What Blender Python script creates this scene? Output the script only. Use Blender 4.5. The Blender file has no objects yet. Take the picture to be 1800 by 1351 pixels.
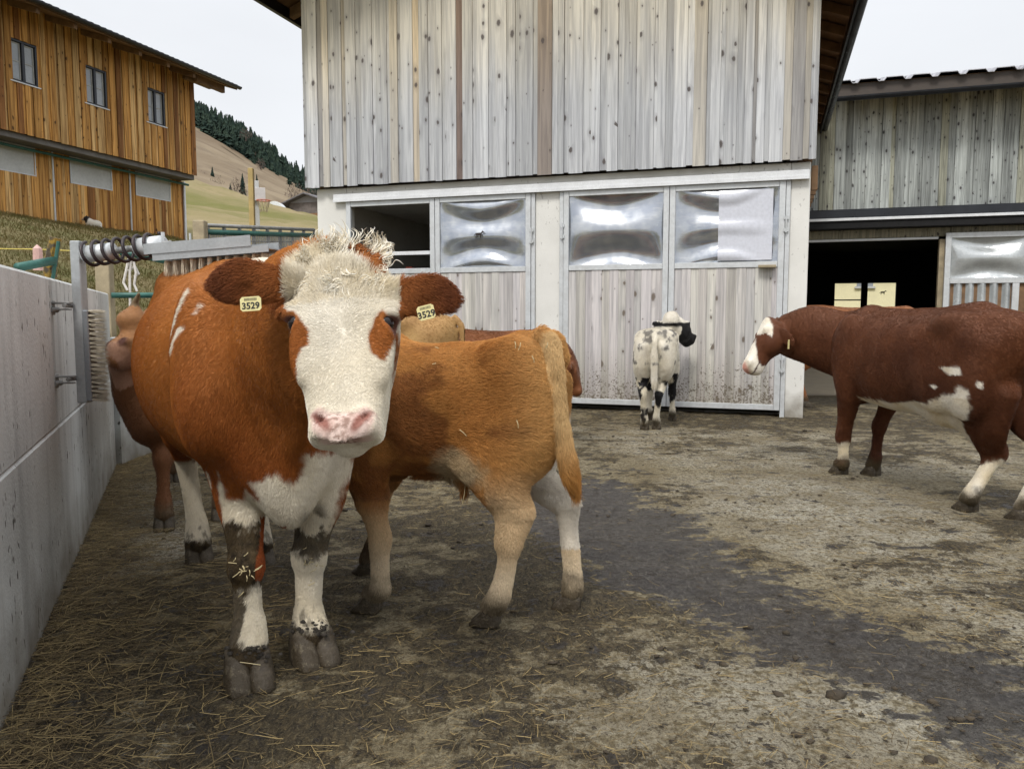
import bpy, math, random
import numpy as np
from mathutils import Vector, Matrix

# ---------------------------------------------------------------- scene, camera, light
SC = bpy.context.scene
COL = SC.collection
random.seed(7); RNG = np.random.default_rng(7)
R = math.radians
F_PX, CAM_H = 1381.0, 1.35                       # focal length in pixels of the 1800 px wide photograph
PITCH = math.atan((675.5-552)/F_PX)
cam_d = bpy.data.cameras.new('camera'); cam = bpy.data.objects.new('camera', cam_d); COL.objects.link(cam)
cam.location = (0, 0, CAM_H); cam.rotation_euler = (math.pi/2-PITCH, 0, 0)
cam_d.sensor_width = 36; cam_d.lens = 36*F_PX/1800; cam_d.clip_start = .05; cam_d.clip_end = 3000
SC.camera = cam
SC.view_settings.view_transform = 'Standard'; SC.view_settings.look = 'None'
SC.view_settings.gamma = 1; SC.view_settings.use_curve_mapping = False
SC.view_settings.exposure = 0.48
SC.cycles.max_bounces = 6; SC.cycles.diffuse_bounces = 3; SC.cycles.glossy_bounces = 3
SC.cycles.transparent_max_bounces = 8; SC.cycles.use_denoising = True
SC.cycles.use_adaptive_sampling = True; SC.cycles.adaptive_threshold = .015
SC.cycles.caustics_reflective = False; SC.cycles.caustics_refractive = False
try: SC.cycles_curves.shape = 'RIBBONS'
except Exception: pass

SUN_EL, SUN_AZ = R(52), R(200)
w = bpy.data.worlds.new('World'); SC.world = w; w.use_nodes = True
nt = w.node_tree; nt.nodes.clear()
def wn(t): return nt.nodes.new(t)
sky = wn('ShaderNodeTexSky'); sky.sky_type = 'NISHITA'; sky.sun_disc = False
sky.sun_elevation = SUN_EL; sky.sun_rotation = SUN_AZ; sky.dust_density = 6; sky.air_density = 1.5
tc = wn('ShaderNodeTexCoord'); sep = wn('ShaderNodeSeparateXYZ'); nt.links.new(tc.outputs['Generated'], sep.inputs[0])
ramp = wn('ShaderNodeMapRange'); ramp.inputs[1].default_value = .40; ramp.inputs[2].default_value = 1
ramp.inputs[3].default_value = 7.1; ramp.inputs[4].default_value = 15.5
nt.links.new(sep.outputs[2], ramp.inputs[0])
cn = wn('ShaderNodeTexNoise'); cn.inputs['Scale'].default_value = 2.2; cn.inputs['Detail'].default_value = 5
mp = wn('ShaderNodeMapping'); mp.inputs['Scale'].default_value = (1, 1, 3); nt.links.new(tc.outputs['Generated'], mp.inputs[0]); nt.links.new(mp.outputs[0], cn.inputs[0])
cr = wn('ShaderNodeMapRange'); cr.inputs[1].default_value = .3; cr.inputs[2].default_value = .7; cr.inputs[3].default_value = .955; cr.inputs[4].default_value = 1.045
nt.links.new(cn.outputs[0], cr.inputs[0])
mu = wn('ShaderNodeMath'); mu.operation = 'MULTIPLY'; nt.links.new(ramp.outputs[0], mu.inputs[0]); nt.links.new(cr.outputs[0], mu.inputs[1])
vm = wn('ShaderNodeVectorMath'); vm.operation = 'SCALE'; vm.inputs[0].default_value = (.962, .982, 1.02); nt.links.new(mu.outputs[0], vm.inputs['Scale'])
mx = wn('ShaderNodeMix'); mx.data_type = 'RGBA'; mx.inputs[0].default_value = .9
nt.links.new(sky.outputs[0], mx.inputs[6]); nt.links.new(vm.outputs[0], mx.inputs[7])
bg = wn('ShaderNodeBackground'); bg.inputs[1].default_value = .1; nt.links.new(mx.outputs[2], bg.inputs[0])
wo = wn('ShaderNodeOutputWorld'); nt.links.new(bg.outputs[0], wo.inputs[0])
sun_d = bpy.data.lights.new('sun', 'SUN'); sun_d.energy = 1.5; sun_d.angle = R(14); sun_d.color = (1, .96, .9)
sun = bpy.data.objects.new('sun', sun_d); COL.objects.link(sun)
sdir = Vector((math.sin(SUN_AZ)*math.cos(SUN_EL), math.cos(SUN_AZ)*math.cos(SUN_EL), math.sin(SUN_EL)))
sun.rotation_euler = sdir.to_track_quat('Z', 'Y').to_euler(); sun.location = (0, -5, 20)

# ---------------------------------------------------------------- helpers
def pray(px, py):
    a = (px-900)/F_PX; b = -(py-675.5)/F_PX
    return np.array((a, math.cos(PITCH)+b*math.sin(PITCH), -math.sin(PITCH)+b*math.cos(PITCH)))
def G(px, py, z=0.0):                              # ground point under a pixel
    d = pray(px, py); t = (z-CAM_H)/d[2]; return np.array((d[0]*t, d[1]*t, z))
def W(px, py, Y):                                  # point at depth Y
    d = pray(px, py); t = Y/d[1]; return np.array((d[0]*t, Y, CAM_H+d[2]*t))

def tag(o, label=None, cat=None, group=None, kind=None):
    if label: o['label'] = label
    if cat: o['category'] = cat
    if group: o['group'] = group
    if kind: o['kind'] = kind
    return o
def empty(name, loc=(0,0,0), rz=0, label=None, cat=None, group=None):
    o = bpy.data.objects.new(name, None); COL.objects.link(o); o.location = loc; o.rotation_euler = (0,0,rz)
    o.empty_display_size = .2
    return tag(o, label, cat, group)
def meshdata(name, V, F, mat=None, smooth=False):
    me = bpy.data.meshes.new(name)
    V = np.asarray(V, dtype=np.float32)
    if isinstance(F, np.ndarray) and F.ndim == 2:
        n, k = F.shape
        me.vertices.add(len(V)); me.vertices.foreach_set('co', V.ravel())
        me.loops.add(n*k); me.loops.foreach_set('vertex_index', F.ravel().astype(np.int32))
        me.polygons.add(n); me.polygons.foreach_set('loop_start', (np.arange(n)*k).astype(np.int32))
        me.update(calc_edges=True)
    else:
        me.from_pydata([tuple(map(float, v)) for v in V], [], [tuple(int(i) for i in f) for f in F]); me.update()
    if smooth: me.polygons.foreach_set('use_smooth', np.ones(len(me.polygons), dtype=bool))
    if mat: me.materials.append(mat)
    return me
def link(name, me, parent=None, loc=None, rz=None):
    o = bpy.data.objects.new(name, me); COL.objects.link(o)
    if parent: o.parent = parent
    if loc is not None: o.location = loc
    if rz is not None: o.rotation_euler = (0,0,rz)
    return o

class MB:                                          # collects shapes into one mesh
    def __init__(s): s.v = []; s.f = []; s.n = 0
    def add(s, V, F):
        s.v.extend([tuple(map(float, v)) for v in V]); s.f.extend([tuple(int(i)+s.n for i in f) for f in F]); s.n += len(V); return s
    def box(s, lo, hi, c=0.0):
        x0,y0,z0 = lo; x1,y1,z1 = hi
        if c <= 0:
            V = [(x,y,z) for x in (x0,x1) for y in (y0,y1) for z in (z0,z1)]
            return s.add(V, [(0,1,3,2),(4,6,7,5),(0,4,5,1),(2,3,7,6),(0,2,6,4),(1,5,7,3)])
        V = []
        for (cx,sx) in ((x0,1),(x1,-1)):
            for (cy,sy) in ((y0,1),(y1,-1)):
                for (cz,sz) in ((z0,1),(z1,-1)):
                    V += [(cx,cy+sy*c,cz+sz*c),(cx+sx*c,cy,cz+sz*c),(cx+sx*c,cy+sy*c,cz)]
        def q(i): return i*3
        F = [(0,3,9,6),(12,18,21,15),(1,13,16,4),(7,10,22,19),(2,8,20,14),(5,17,23,11)]
        F += [(0,1,4,3),(6,9,10,7),(12,15,16,13),(18,19,22,21)]
        F += [(0,6,8,2),(3,5,11,9),(12,14,20,18),(15,21,23,17)]
        F += [(1,2,14,13),(4,16,17,5),(7,19,20,8),(10,11,23,22)]
        F += [(q(i),q(i)+1,q(i)+2) for i in range(8)]
        return s.add(V, F)
    def tube(s, pts, r, n=10, caps=True):
        pts = [np.array(p, float) for p in pts]; r = r if hasattr(r,'__len__') else [r]*len(pts)
        V = []; u = None
        for i,p in enumerate(pts):
            t = pts[min(i+1,len(pts)-1)]-pts[max(i-1,0)]; t = t/(np.linalg.norm(t)+1e-9)
            if u is None:
                u = np.cross(t, (0,0,1) if abs(t[2])<.9 else (1,0,0))
            u = u-t*np.dot(u,t); u = u/(np.linalg.norm(u)+1e-9); v = np.cross(t,u)
            for k in range(n):
                a = 2*math.pi*k/n; V.append(p+r[i]*(u*math.cos(a)+v*math.sin(a)))
        F = [(i*n+k, i*n+(k+1)%n, (i+1)*n+(k+1)%n, (i+1)*n+k) for i in range(len(pts)-1) for k in range(n)]
        if caps: F += [tuple(range(n-1,-1,-1)), tuple((len(pts)-1)*n+k for k in range(n))]
        return s.add(V, F)
    def prism(s, poly, axis_vec, base=(0,0,0), ex=(1,0,0), ey=(0,0,1)):   # extrude a 2-D outline
        ex, ey, a, b = map(lambda q: np.array(q, float), (ex, ey, axis_vec, base))
        P = [b+ex*x+ey*y for x,y in poly]; n = len(P)
        return s.add(P+[p+a for p in P], [tuple(range(n)), tuple(range(2*n-1,n-1,-1))]+[(i,i+n,(i+1)%n+n,(i+1)%n) for i in range(n)])
    def build(s, name, mat, parent=None, smooth=False, loc=None):
        o = link(name, meshdata(name, s.v, s.f, mat, smooth), parent, loc); return o

def hash3(x, y, z, seed=0):
    h = (x.astype(np.int64)*374761393 + y.astype(np.int64)*668265263 + z.astype(np.int64)*2147483647 + seed*974634777) & 0xffffffff
    h = ((h ^ (h >> 13))*1274126177) & 0xffffffff
    h = ((h ^ (h >> 15))*2246822519) & 0xffffffff
    return ((h ^ (h >> 16)) & 0xffffff)/float(0xffffff)
def vnoise(P, scale=1.0, seed=0):                  # value noise -1..1
    P = np.asarray(P, float)*scale; I = np.floor(P).astype(np.int64); f = P-I; f = f*f*(3-2*f)
    x,y,z = I[:,0],I[:,1],I[:,2]; r = 0
    for dx in (0,1):
        for dy in (0,1):
            for dz in (0,1):
                wgt = (f[:,0] if dx else 1-f[:,0])*(f[:,1] if dy else 1-f[:,1])*(f[:,2] if dz else 1-f[:,2])
                r = r + wgt*hash3(x+dx,y+dy,z+dz,seed)
    return r*2-1
def fbm(P, scale=1.0, octv=4, seed=0, gain=.5):
    r = 0; a = 1; t = 0
    for i in range(octv):
        r = r + a*vnoise(P, scale*2**i, seed+i*13); t += a; a *= gain
    return r/t
def sstep(a, b, x):
    t = np.clip((x-a)/(b-a), 0, 1); return t*t*(3-2*t)

# ---------------------------------------------------------------- materials
class NT:
    def __init__(s, name):
        s.m = bpy.data.materials.new(name); s.m.use_nodes = True; s.t = s.m.node_tree
        s.b = s.t.nodes['Principled BSDF']; s.out = s.t.nodes['Material Output']
        s.tc = s.t.nodes.new('ShaderNodeTexCoord')
    def n(s, typ, **kw):
        nd = s.t.nodes.new(typ)
        for k,v in kw.items(): setattr(nd, k, v)
        return nd
    def L(s, a, b): s.t.links.new(a, b)
    def setin(s, sock, v):
        if hasattr(v, 'is_output') or hasattr(v, 'links'): s.L(v, sock)
        else:
            if sock.type == 'RGBA' and len(v) == 3: v = (*v, 1)
            sock.default_value = v
    def mapv(s, vec, scale=(1,1,1), loc=(0,0,0)):
        m = s.n('ShaderNodeMapping'); s.L(vec, m.inputs[0]); m.inputs['Scale'].default_value = scale; m.inputs['Location'].default_value = loc; return m.outputs[0]
    def noise(s, vec, scale=5, detail=4, rough=.55, dist=0, out=0):
        n = s.n('ShaderNodeTexNoise'); s.L(vec, n.inputs['Vector']); n.inputs['Scale'].default_value = scale
        n.inputs['Detail'].default_value = detail; n.inputs['Roughness'].default_value = rough; n.inputs['Distortion'].default_value = dist
        return n.outputs[out]
    def voro(s, vec, scale=5, feature='F1', out=0, rnd=1):
        n = s.n('ShaderNodeTexVoronoi', feature=feature); s.L(vec, n.inputs['Vector']); n.inputs['Scale'].default_value = scale; n.inputs['Randomness'].default_value = rnd
        return n.outputs[out]
    def rng(s, v, a, b, c=0, d=1, smooth=False):
        m = s.n('ShaderNodeMapRange'); m.interpolation_type = 'SMOOTHSTEP' if smooth else 'LINEAR'
        s.setin(m.inputs[0], v); m.inputs[1].default_value = a; m.inputs[2].default_value = b; m.inputs[3].default_value = c; m.inputs[4].default_value = d
        return m.outputs[0]
    def math(s, op, a, b=0.0, c=None):
        m = s.n('ShaderNodeMath', operation=op); s.setin(m.inputs[0], a); s.setin(m.inputs[1], b)
        if c is not None: s.setin(m.inputs[2], c)
        return m.outputs[0]
    def mix(s, fac, a, b, mode='MIX'):
        m = s.n('ShaderNodeMix', data_type='RGBA', blend_type=mode); s.setin(m.inputs[0], fac); s.setin(m.inputs[6], a); s.setin(m.inputs[7], b); return m.outputs[2]
    def attr(s, name, out='Fac'):
        a = s.n('ShaderNodeAttribute', attribute_name=name); return a.outputs[out]
    def bump(s, h, dist=.01, strength=1, prev=None):
        b = s.n('ShaderNodeBump'); s.L(h, b.inputs['Height']); b.inputs['Distance'].default_value = dist; b.inputs['Strength'].default_value = strength
        if prev: s.L(prev, b.inputs['Normal'])
        s.L(b.outputs[0], s.b.inputs['Normal']); return b.outputs[0]
    def done(s, col=None, rough=None, metal=None, spec=None):
        if col is not None: s.setin(s.b.inputs['Base Color'], col)
        if rough is not None: s.setin(s.b.inputs['Roughness'], rough)
        if metal is not None: s.setin(s.b.inputs['Metallic'], metal)
        if spec is not None: s.setin(s.b.inputs['Specular IOR Level'], spec)
        return s.m

def simple(name, col, rough=.6, metal=0, var=.15, scale=8, bump=.002, spec=.4):
    t = NT(name); v = t.tc.outputs['Object']
    n1 = t.noise(v, scale, 6); n2 = t.noise(v, scale*9, 3)
    c = t.mix(t.rng(n1,.3,.7), tuple(x*(1-var) for x in col), tuple(min(1,x*(1+var)) for x in col))
    c = t.mix(t.rng(n2,.35,.75,0,.25), c, tuple(x*.5 for x in col))
    t.bump(n2, bump)
    return t.done(c, t.rng(n1,.3,.7,max(.02,rough-.1),min(1,rough+.1)), metal, spec)

def wood(name, contrast=(.66,.66,.68), knot_col=(.09,.06,.045), knots=.5, grey=None, grey_amt=0.0, dirt=False, zfade=None, spots=0.0, rough=.75):
    """board material: tone comes from the object's own colour, grain / knots / cracks from noise along local z"""
    t = NT(name); oi = t.n('ShaderNodeObjectInfo'); v = t.tc.outputs['Object']
    rv = t.n('ShaderNodeCombineXYZ'); t.L(t.math('MULTIPLY', oi.outputs['Random'], 31.7), rv.inputs[0]); t.L(t.math('MULTIPLY', oi.outputs['Random'], 57.1), rv.inputs[2])
    va = t.n('ShaderNodeVectorMath', operation='ADD'); t.L(v, va.inputs[0]); t.L(rv.outputs[0], va.inputs[1]); v = va.outputs[0]
    # warp around knots
    ks = t.n('ShaderNodeSeparateXYZ'); t.L(v, ks.inputs[0]); kq = t.n('ShaderNodeCombineXYZ'); t.L(t.math('MULTIPLY', ks.outputs[0], 7.5), kq.inputs[0]); t.L(t.math('MULTIPLY_ADD', ks.outputs[2], 4.4, t.math('MULTIPLY', t.noise(v,2,2), .5)), kq.inputs[1])
    kc = t.n('ShaderNodeTexVoronoi', voronoi_dimensions='2D'); t.L(kq.outputs[0], kc.inputs[0]); kc.inputs['Scale'].default_value = 1; kd = kc.outputs['Distance']
    ksep = t.n('ShaderNodeSeparateColor'); t.L(kc.outputs['Color'], ksep.inputs[0])
    kon = t.math('LESS_THAN', ksep.outputs[0], knots)
    ksz = t.math('MULTIPLY_ADD', t.math('POWER', ksep.outputs[1], 2.2), .20, .035)
    kn = t.math('ADD', kd, t.math('MULTIPLY', t.math('SUBTRACT', t.noise(v, 42, 4, .7), .5), .16))
    kmask = t.math('MULTIPLY', kon, t.math('SUBTRACT', 1.0, t.rng(t.math('DIVIDE', kn, ksz), .55, 1.25, smooth=True)))
    halo = t.math('MULTIPLY', kon, t.math('SUBTRACT', 1.0, t.rng(t.math('DIVIDE', kn, ksz), .8, 3.6, smooth=True)))
    g1 = t.noise(t.mapv(v, (26,26,.9)), 1, 5, .6, .6)
    g2 = t.noise(t.mapv(v, (130,130,2.2)), 1, 4, .7)
    cloud = t.noise(t.mapv(v, (5,5,.8)), 1, 4)
    base = oi.outputs['Color']
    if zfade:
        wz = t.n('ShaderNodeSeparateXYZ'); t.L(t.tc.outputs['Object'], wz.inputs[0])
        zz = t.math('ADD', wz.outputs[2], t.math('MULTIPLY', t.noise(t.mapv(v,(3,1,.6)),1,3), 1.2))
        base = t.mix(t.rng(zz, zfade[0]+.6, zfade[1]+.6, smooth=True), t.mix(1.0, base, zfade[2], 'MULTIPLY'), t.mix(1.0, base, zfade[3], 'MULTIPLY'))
    dark = t.mix(1.0, base, contrast, 'MULTIPLY')
    c = t.mix(t.rng(g1,.38,.60), dark, base)
    c = t.mix(t.rng(cloud,.42,.75,0,.35), c, t.mix(1.0, base, (.66,.67,.70),'MULTIPLY'))
    c = t.mix(t.rng(g2,.5,.72,0,.30), c, t.mix(1.0, base, (.45,.45,.46),'MULTIPLY'))
    c = t.mix(t.math('MULTIPLY', halo, .42), c, t.mix(1.0, base, (.45,.44,.46),'MULTIPLY'))
    c = t.mix(t.math('MULTIPLY', kmask, .9), c, knot_col)
    if dirt:      # splashes of dung near the ground, of the wall's own height
        gz = t.n('ShaderNodeSeparateXYZ'); t.L(t.n('ShaderNodeNewGeometry').outputs['Position'], gz.inputs[0])
        geo = t.n('ShaderNodeNewGeometry').outputs['Position']
        sp = t.noise(geo, 38, 4, .7); sp2 = t.noise(geo, 7, 3)
        lim = t.rng(gz.outputs[2], 0, 1.3, .49, .78)
        m = t.rng(t.math('SUBTRACT', t.math('MULTIPLY_ADD', sp2, .25, t.math('MULTIPLY', sp, .82)), lim), 0, .03)
        c = t.mix(t.math('MULTIPLY', m, .85), c, (.075,.055,.035))
        c = t.mix(t.rng(gz.outputs[2], .02, .9, .5, 0), c, (.20,.17,.12))
    t.bump(t.math('ADD', g2, t.math('MULTIPLY', g1, .6)), .004, .8)
    return t.done(c, rough, 0, .25)

def concrete(name, light, dark, streak=True, speck=.5, zlow=0, green=False):
    t = NT(name); geo = t.n('ShaderNodeNewGeometry').outputs['Position']
    n1 = t.noise(geo, 1.4, 5); n2 = t.noise(t.mapv(geo,(9,9,.5)), 1, 4); n3 = t.noise(geo, 60, 3)
    c = t.mix(t.rng(n1,.35,.68), dark, light)
    if streak:
        c = t.mix(t.rng(n2,.50,.74,0,.55), c, tuple(x*.52 for x in dark))
    if speck:
        v1 = t.noise(t.mapv(geo,(30,30,14)), 1, 2, .5); v2 = t.noise(geo, 1.6, 2)
        th = t.rng(v2,.3,.75, .74,.62)
        c = t.mix(t.math('MULTIPLY', t.rng(t.math('SUBTRACT', v1, th),0,.025), .8*speck+.2), c, (.045,.035,.028))
        v3 = t.voro(t.mapv(geo,(11,11,6)), 1); v3n = t.math('ADD', v3, t.math('MULTIPLY', t.noise(geo, 50, 2), .12))
        c = t.mix(t.math('MULTIPLY', t.rng(v3n,.13,.10), .75*speck), c, (.05,.038,.028))
    z = t.n('ShaderNodeSeparateXYZ'); t.L(geo, z.inputs[0])
    zz = t.math('ADD', z.outputs[2], t.math('MULTIPLY', t.math('SUBTRACT', t.noise(geo, 5, 4), .5), .5))
    c = t.mix(t.rng(zz, .02, .38, .75, 0), c, (.14,.115,.075))
    t.bump(t.math('ADD', n3, t.math('MULTIPLY', n1, 2)), .004, .6)
    return t.done(c, .8, 0, .3)

M = {}
M['wall'] = concrete('board_cast_concrete', (.66,.68,.66), (.50,.515,.50), True, .85)
M['render'] = concrete('painted_render', (.76,.755,.72), (.66,.655,.62), False, .10)
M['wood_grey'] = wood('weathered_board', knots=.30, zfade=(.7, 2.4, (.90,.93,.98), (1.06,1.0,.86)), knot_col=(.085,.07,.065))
M['wood_door'] = wood('door_board', knots=.30, dirt=True, knot_col=(.14,.11,.085))
M['wood_brown'] = wood('stained_board', contrast=(.42,.36,.30), knots=.25, knot_col=(.07,.03,.012))
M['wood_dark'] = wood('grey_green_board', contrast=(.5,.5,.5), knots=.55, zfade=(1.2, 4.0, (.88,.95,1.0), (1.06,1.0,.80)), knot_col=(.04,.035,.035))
M['rafter'] = simple('rafter_wood', (.20,.12,.065), .8, var=.3, scale=5)
M['dark_metal'] = simple('anthracite_metal', (.018,.021,.028), .35, .3, .3, 4, .0003, .6)
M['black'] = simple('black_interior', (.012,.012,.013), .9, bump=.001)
M['galv'] = None
t = NT('galvanised_steel'); v = t.tc.outputs['Object']; n1 = t.voro(v, 26, out=0); n2 = t.noise(v, 6, 5)
c = t.mix(t.rng(n1,.1,.9), (.56,.585,.60), (.63,.655,.67)); c = t.mix(t.rng(n2,.45,.75,0,.5), c, (.42,.42,.41)); t.bump(n2,.001)
M['galv'] = t.done(c, t.rng(n1,0,1,.35,.55), .25, .5)
M['white_metal'] = simple('white_coated_metal', (.74,.76,.78), .42, .1, .08, 6, .0006, .5)
M['roof'] = simple('roof_sheet', (.035,.035,.04), .5, .2, .3, 3, .001)
M['panel'] = simple('grey_fibre_panel', (.52,.53,.52), .6, 0, .1, 2, .0006)
M['glass_win'] = simple('old_window_glass', (.34,.37,.40), .12, 0, .15, 2, .0004, .7)
M['green_pipe'] = simple('green_painted_pipe', (.035,.12,.10), .45, .1, .25, 10, .001)
M['pine_post'] = simple('sawn_post_wood', (.36,.30,.20), .8, 0, .25, 6, .003)
M['yellow_post'] = simple('new_pine_post', (.48,.36,.15), .7, 0, .15, 6, .002)
M['moss_post'] = None
t = NT('lichen_post_wood'); v = t.tc.outputs['Object']
c = t.mix(t.rng(t.noise(v,22,4),.45,.6), (.07,.055,.035), (.30,.19,.03)); t.bump(t.noise(v,40,4),.008); M['moss_post'] = t.done(c,.9)

# ---------------------------------------------------------------- terrain and yard
AX = np.array((math.cos(R(-18.1)), math.sin(R(-18.1)))); AN = np.array((-AX[1], AX[0]))   # facade direction and depth direction
ROT = R(-18.1)
C0 = np.array((3.785, 10.148))
WALL = [(-1.653+.4015*8, 2.426-.9*8-.0), (-3.515, 6.891), (-3.46, 12.6)]
wd = np.array((-3.515+1.653, 6.891-2.426)); wd /= np.linalg.norm(wd)
WALL[0] = tuple(np.array((-1.653, 2.426))-wd*7.5)
def left_edge(Y):                                  # X of the wall line for a given Y
    return np.where(Y < 6.891, -1.653+(Y-2.426)*wd[0]/wd[1], np.where(Y < 12.6, -3.515+(Y-6.891)*.0096, -3.46+(Y-12.6)*.327))
def terrain_z(X, Y):
    u = X/np.maximum(Y, 3.0)
    ramp = 1.12+.12*np.sin(X*1.3)*0 + 2.48*sstep(np.interp(u,[-.65,-.42,-.40,-.30],[6.0,9,11,17]), np.interp(u,[-.65,-.418,-.40,-.30],[18.8,24.5,26,30]), Y)
    uu = np.clip(u, -.62, .0); k = (uu+.402)/.149
    ys = np.array([22,40,80,100,140,200,300,400,520,700,1000,1500])
    e345 = np.array([.096,.122,.166,.150,.172,.198,.222,.236,.232,.18,.11,.06]); e550 = np.array([.096,.108,.121,.112,.118,.130,.142,.150,.150,.12,.07,.04])
    ea = np.interp(Y, ys, e345); eb = np.interp(Y, ys, e550)
    e = ea+(eb-ea)*k; e = np.maximum(e, .02)
    far = CAM_H+e*Y
    z = np.where(Y < 22, ramp, np.where(Y < 30, ramp+(far-ramp)*sstep(22,30,Y), far))
    fade = 1-sstep(.05, .35, u); z = np.where(Y > 20, z*fade-.08*(1-fade), z)
    back = sstep(-14, -4, Y); z = z*back+1.0*(1-back)
    z = np.where(X < left_edge(Y)-.17, z, -.08)
    return z
def axis(fine0, fine1, step, lo, hi, g=1.16):
    a = list(np.arange(fine0, fine1, step)); s = step; x = a[-1]
    while x < hi: s *= g; x += s; a.append(x)
    s = step; x = a[0]; b = []
    while x > lo: s *= g; x -= s; b.append(x)
    return np.array(b[::-1]+a)
def grid_mesh(xs, ys):
    X, Y = np.meshgrid(xs, ys); nx, ny = len(xs), len(ys)
    i = np.arange(nx*ny).reshape(ny, nx)
    F = np.stack([i[:-1,:-1], i[:-1,1:], i[1:,1:], i[1:,:-1]], -1).reshape(-1,4)
    return X.ravel(), Y.ravel(), F
xs = axis(-9, .5, .12, -900, 900, 1.07); ys = axis(-1, 24, .16, -300, 1500, 1.05)
X, Y, Fc = grid_mesh(xs, ys)
Z = terrain_z(X, Y); P = np.stack([X,Y,Z],1)
rough = np.where((Z > .2) & (Y < 40), .09, np.where(Z > .2, .25+Y*.004, 0))
Z = Z+fbm(P*(1,1,0), .35, 4, 3)*rough*np.where(Y<40,1,1)+ np.where((Z>.2)&(Y>60), fbm(P*(1,1,0), .02, 4, 9)*Y*.008, 0)
t = NT('hill_grass'); geo = t.n('ShaderNodeNewGeometry').outputs['Position']; gs = t.n('ShaderNodeSeparateXYZ'); t.L(geo, gs.inputs[0])
n1 = t.noise(geo, .9, 6, .6); n2 = t.noise(t.mapv(geo,(.05,.05,.16)), 1, 6, .62); n3 = t.noise(geo, 14, 5, .7); n4 = t.noise(t.mapv(geo,(.012,.012,.05)), 1, 5, .7, 1.0)
near = t.mix(t.rng(n1,.38,.62), (.20,.165,.085), (.125,.125,.05)); near = t.mix(t.rng(n3,.45,.7,0,.6), near, (.31,.26,.15))
mead = t.mix(t.rng(n2,.42,.6), (.155,.150,.050), (.27,.22,.12)); mead = t.mix(t.rng(n1,.5,.8,0,.4), mead, (.10,.115,.035))
hill = t.mix(t.rng(n4,.40,.62), (.17,.128,.085), (.25,.20,.135)); hill = t.mix(t.rng(n2,.55,.75,0,.7), hill, (.085,.062,.048))
c = t.mix(t.rng(gs.outputs[1], 22, 30), near, mead); c = t.mix(t.rng(gs.outputs[1], 82, 108), c, hill)
t.bump(n3, .05); M['hill'] = t.done(c, .95, 0, .1)
terrain = link('hillside_terrain', meshdata('hillside_terrain', np.stack([X,Y,Z],1), Fc, M['hill'], True)); tag(terrain, kind='structure')

# yard: dung-strewn concrete, finer near the camera
xs = np.concatenate([np.arange(-6.6,-4,.1), np.arange(-4, 7.2, .032), 7.2+np.cumsum(.04*1.09**np.arange(60))])
yy = [-9.0]
while yy[-1] < 34: yy.append(yy[-1] + (.4 if yy[-1] < .6 else max(.016, .009*yy[-1])))
ys = np.array(yy)
X, Y, Fc = grid_mesh(xs, ys)
keep = (X > left_edge(Y)-.10)
cx = X[Fc].mean(1); cy = Y[Fc].mean(1); Fc = Fc[(cx > left_edge(cy)-.05)]
used = np.unique(Fc); remap = -np.ones(len(X), int); remap[used] = np.arange(len(used)); Fc = remap[Fc]; X = X[used]; Y = Y[used]
P = np.stack([X,Y,np.zeros_like(X)],1)
def poly_sd(px, py, poly):                         # signed distance to a closed polygon, positive inside
    poly = np.asarray(poly, float); d = np.full(px.shape, 1e9); ins = np.zeros(px.shape, bool); n = len(poly)
    for i in range(n):
        a = poly[i]; b = poly[(i+1)%n]; e = b-a; wx = px-a[0]; wy = py-a[1]
        tt = np.clip((wx*e[0]+wy*e[1])/(e@e+1e-12), 0, 1); d = np.minimum(d, np.hypot(wx-e[0]*tt, wy-e[1]*tt))
        c1 = (a[1] <= py) & (b[1] > py); c2 = (a[1] > py) & (b[1] <= py); cr_ = e[0]*wy-e[1]*wx
        ins ^= (c1 & (cr_ > 0)) | (c2 & (cr_ < 0))
    return np.where(ins, d, -d)
def gp(*pts): return [tuple(G(a,b)[:2]) for a,b in pts]
warp = np.stack([fbm(P, 1.1, 3, 21), fbm(P, 1.1, 3, 22)], 1)*.28 + np.stack([fbm(P, 6, 3, 23), fbm(P, 6, 3, 24)], 1)*.07
def region(pts, soft, amt=1): 
    s = poly_sd(X+warp[:,0], Y+warp[:,1], gp(*pts)); return amt*sstep(-soft, soft, s)
wet = region([(900,845),(1090,850),(1230,900),(1300,985),(1420,1050),(1560,1110),(1800,1175),(1900,1240),(1900,1330),(1640,1290),(1440,1200),(1290,1110),(1180,1060),(1060,1010),(960,960),(860,900)], .30)
wet = np.maximum(wet, region([(1040,905),(1120,900),(1290,1000),(1210,1040),(1100,1010)], .1))
pale = region([(1190,850),(1440,835),(1640,880),(1800,960),(1950,1120),(1800,1140),(1600,1080),(1480,1000),(1330,930)], .4, .62)
pale = np.maximum(pale, region([(1180,1130),(1450,1180),(1800,1300),(1800,1351),(1250,1351),(1120,1250)], .3, .62))
pale = np.maximum(pale, region([(205,850),(320,850),(330,960),(280,1040),(180,1020)], .2, .75))
pale = np.maximum(pale, region([(150,1250),(270,1230),(300,1330),(180,1351)], .12, .75))
pale = np.maximum(pale, region([(830,1130),(1160,1120),(1200,1250),(1000,1310),(820,1240)], .3, .45))
pale = np.maximum(pale, region([(1000,745),(1411,760),(1800,790),(1800,850),(1300,830),(1000,790)], .3, .45))
dung = .50+.75*fbm(P, .8, 4, 31)+.75*fbm(P, 3.6, 4, 32)
wd2 = X-left_edge(Y); nearwall = np.exp(-np.clip(wd2,0,9)/.45)*(Y<8)
dung = dung - pale*.62 + nearwall*.35 + .25*np.exp(-((Y-(10.9-.327*(X-1)))/.5)**2)
dung = np.clip(dung, 0, 1)*(1-wet*.2)
lump = sstep(.35, .8, dung)
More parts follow.
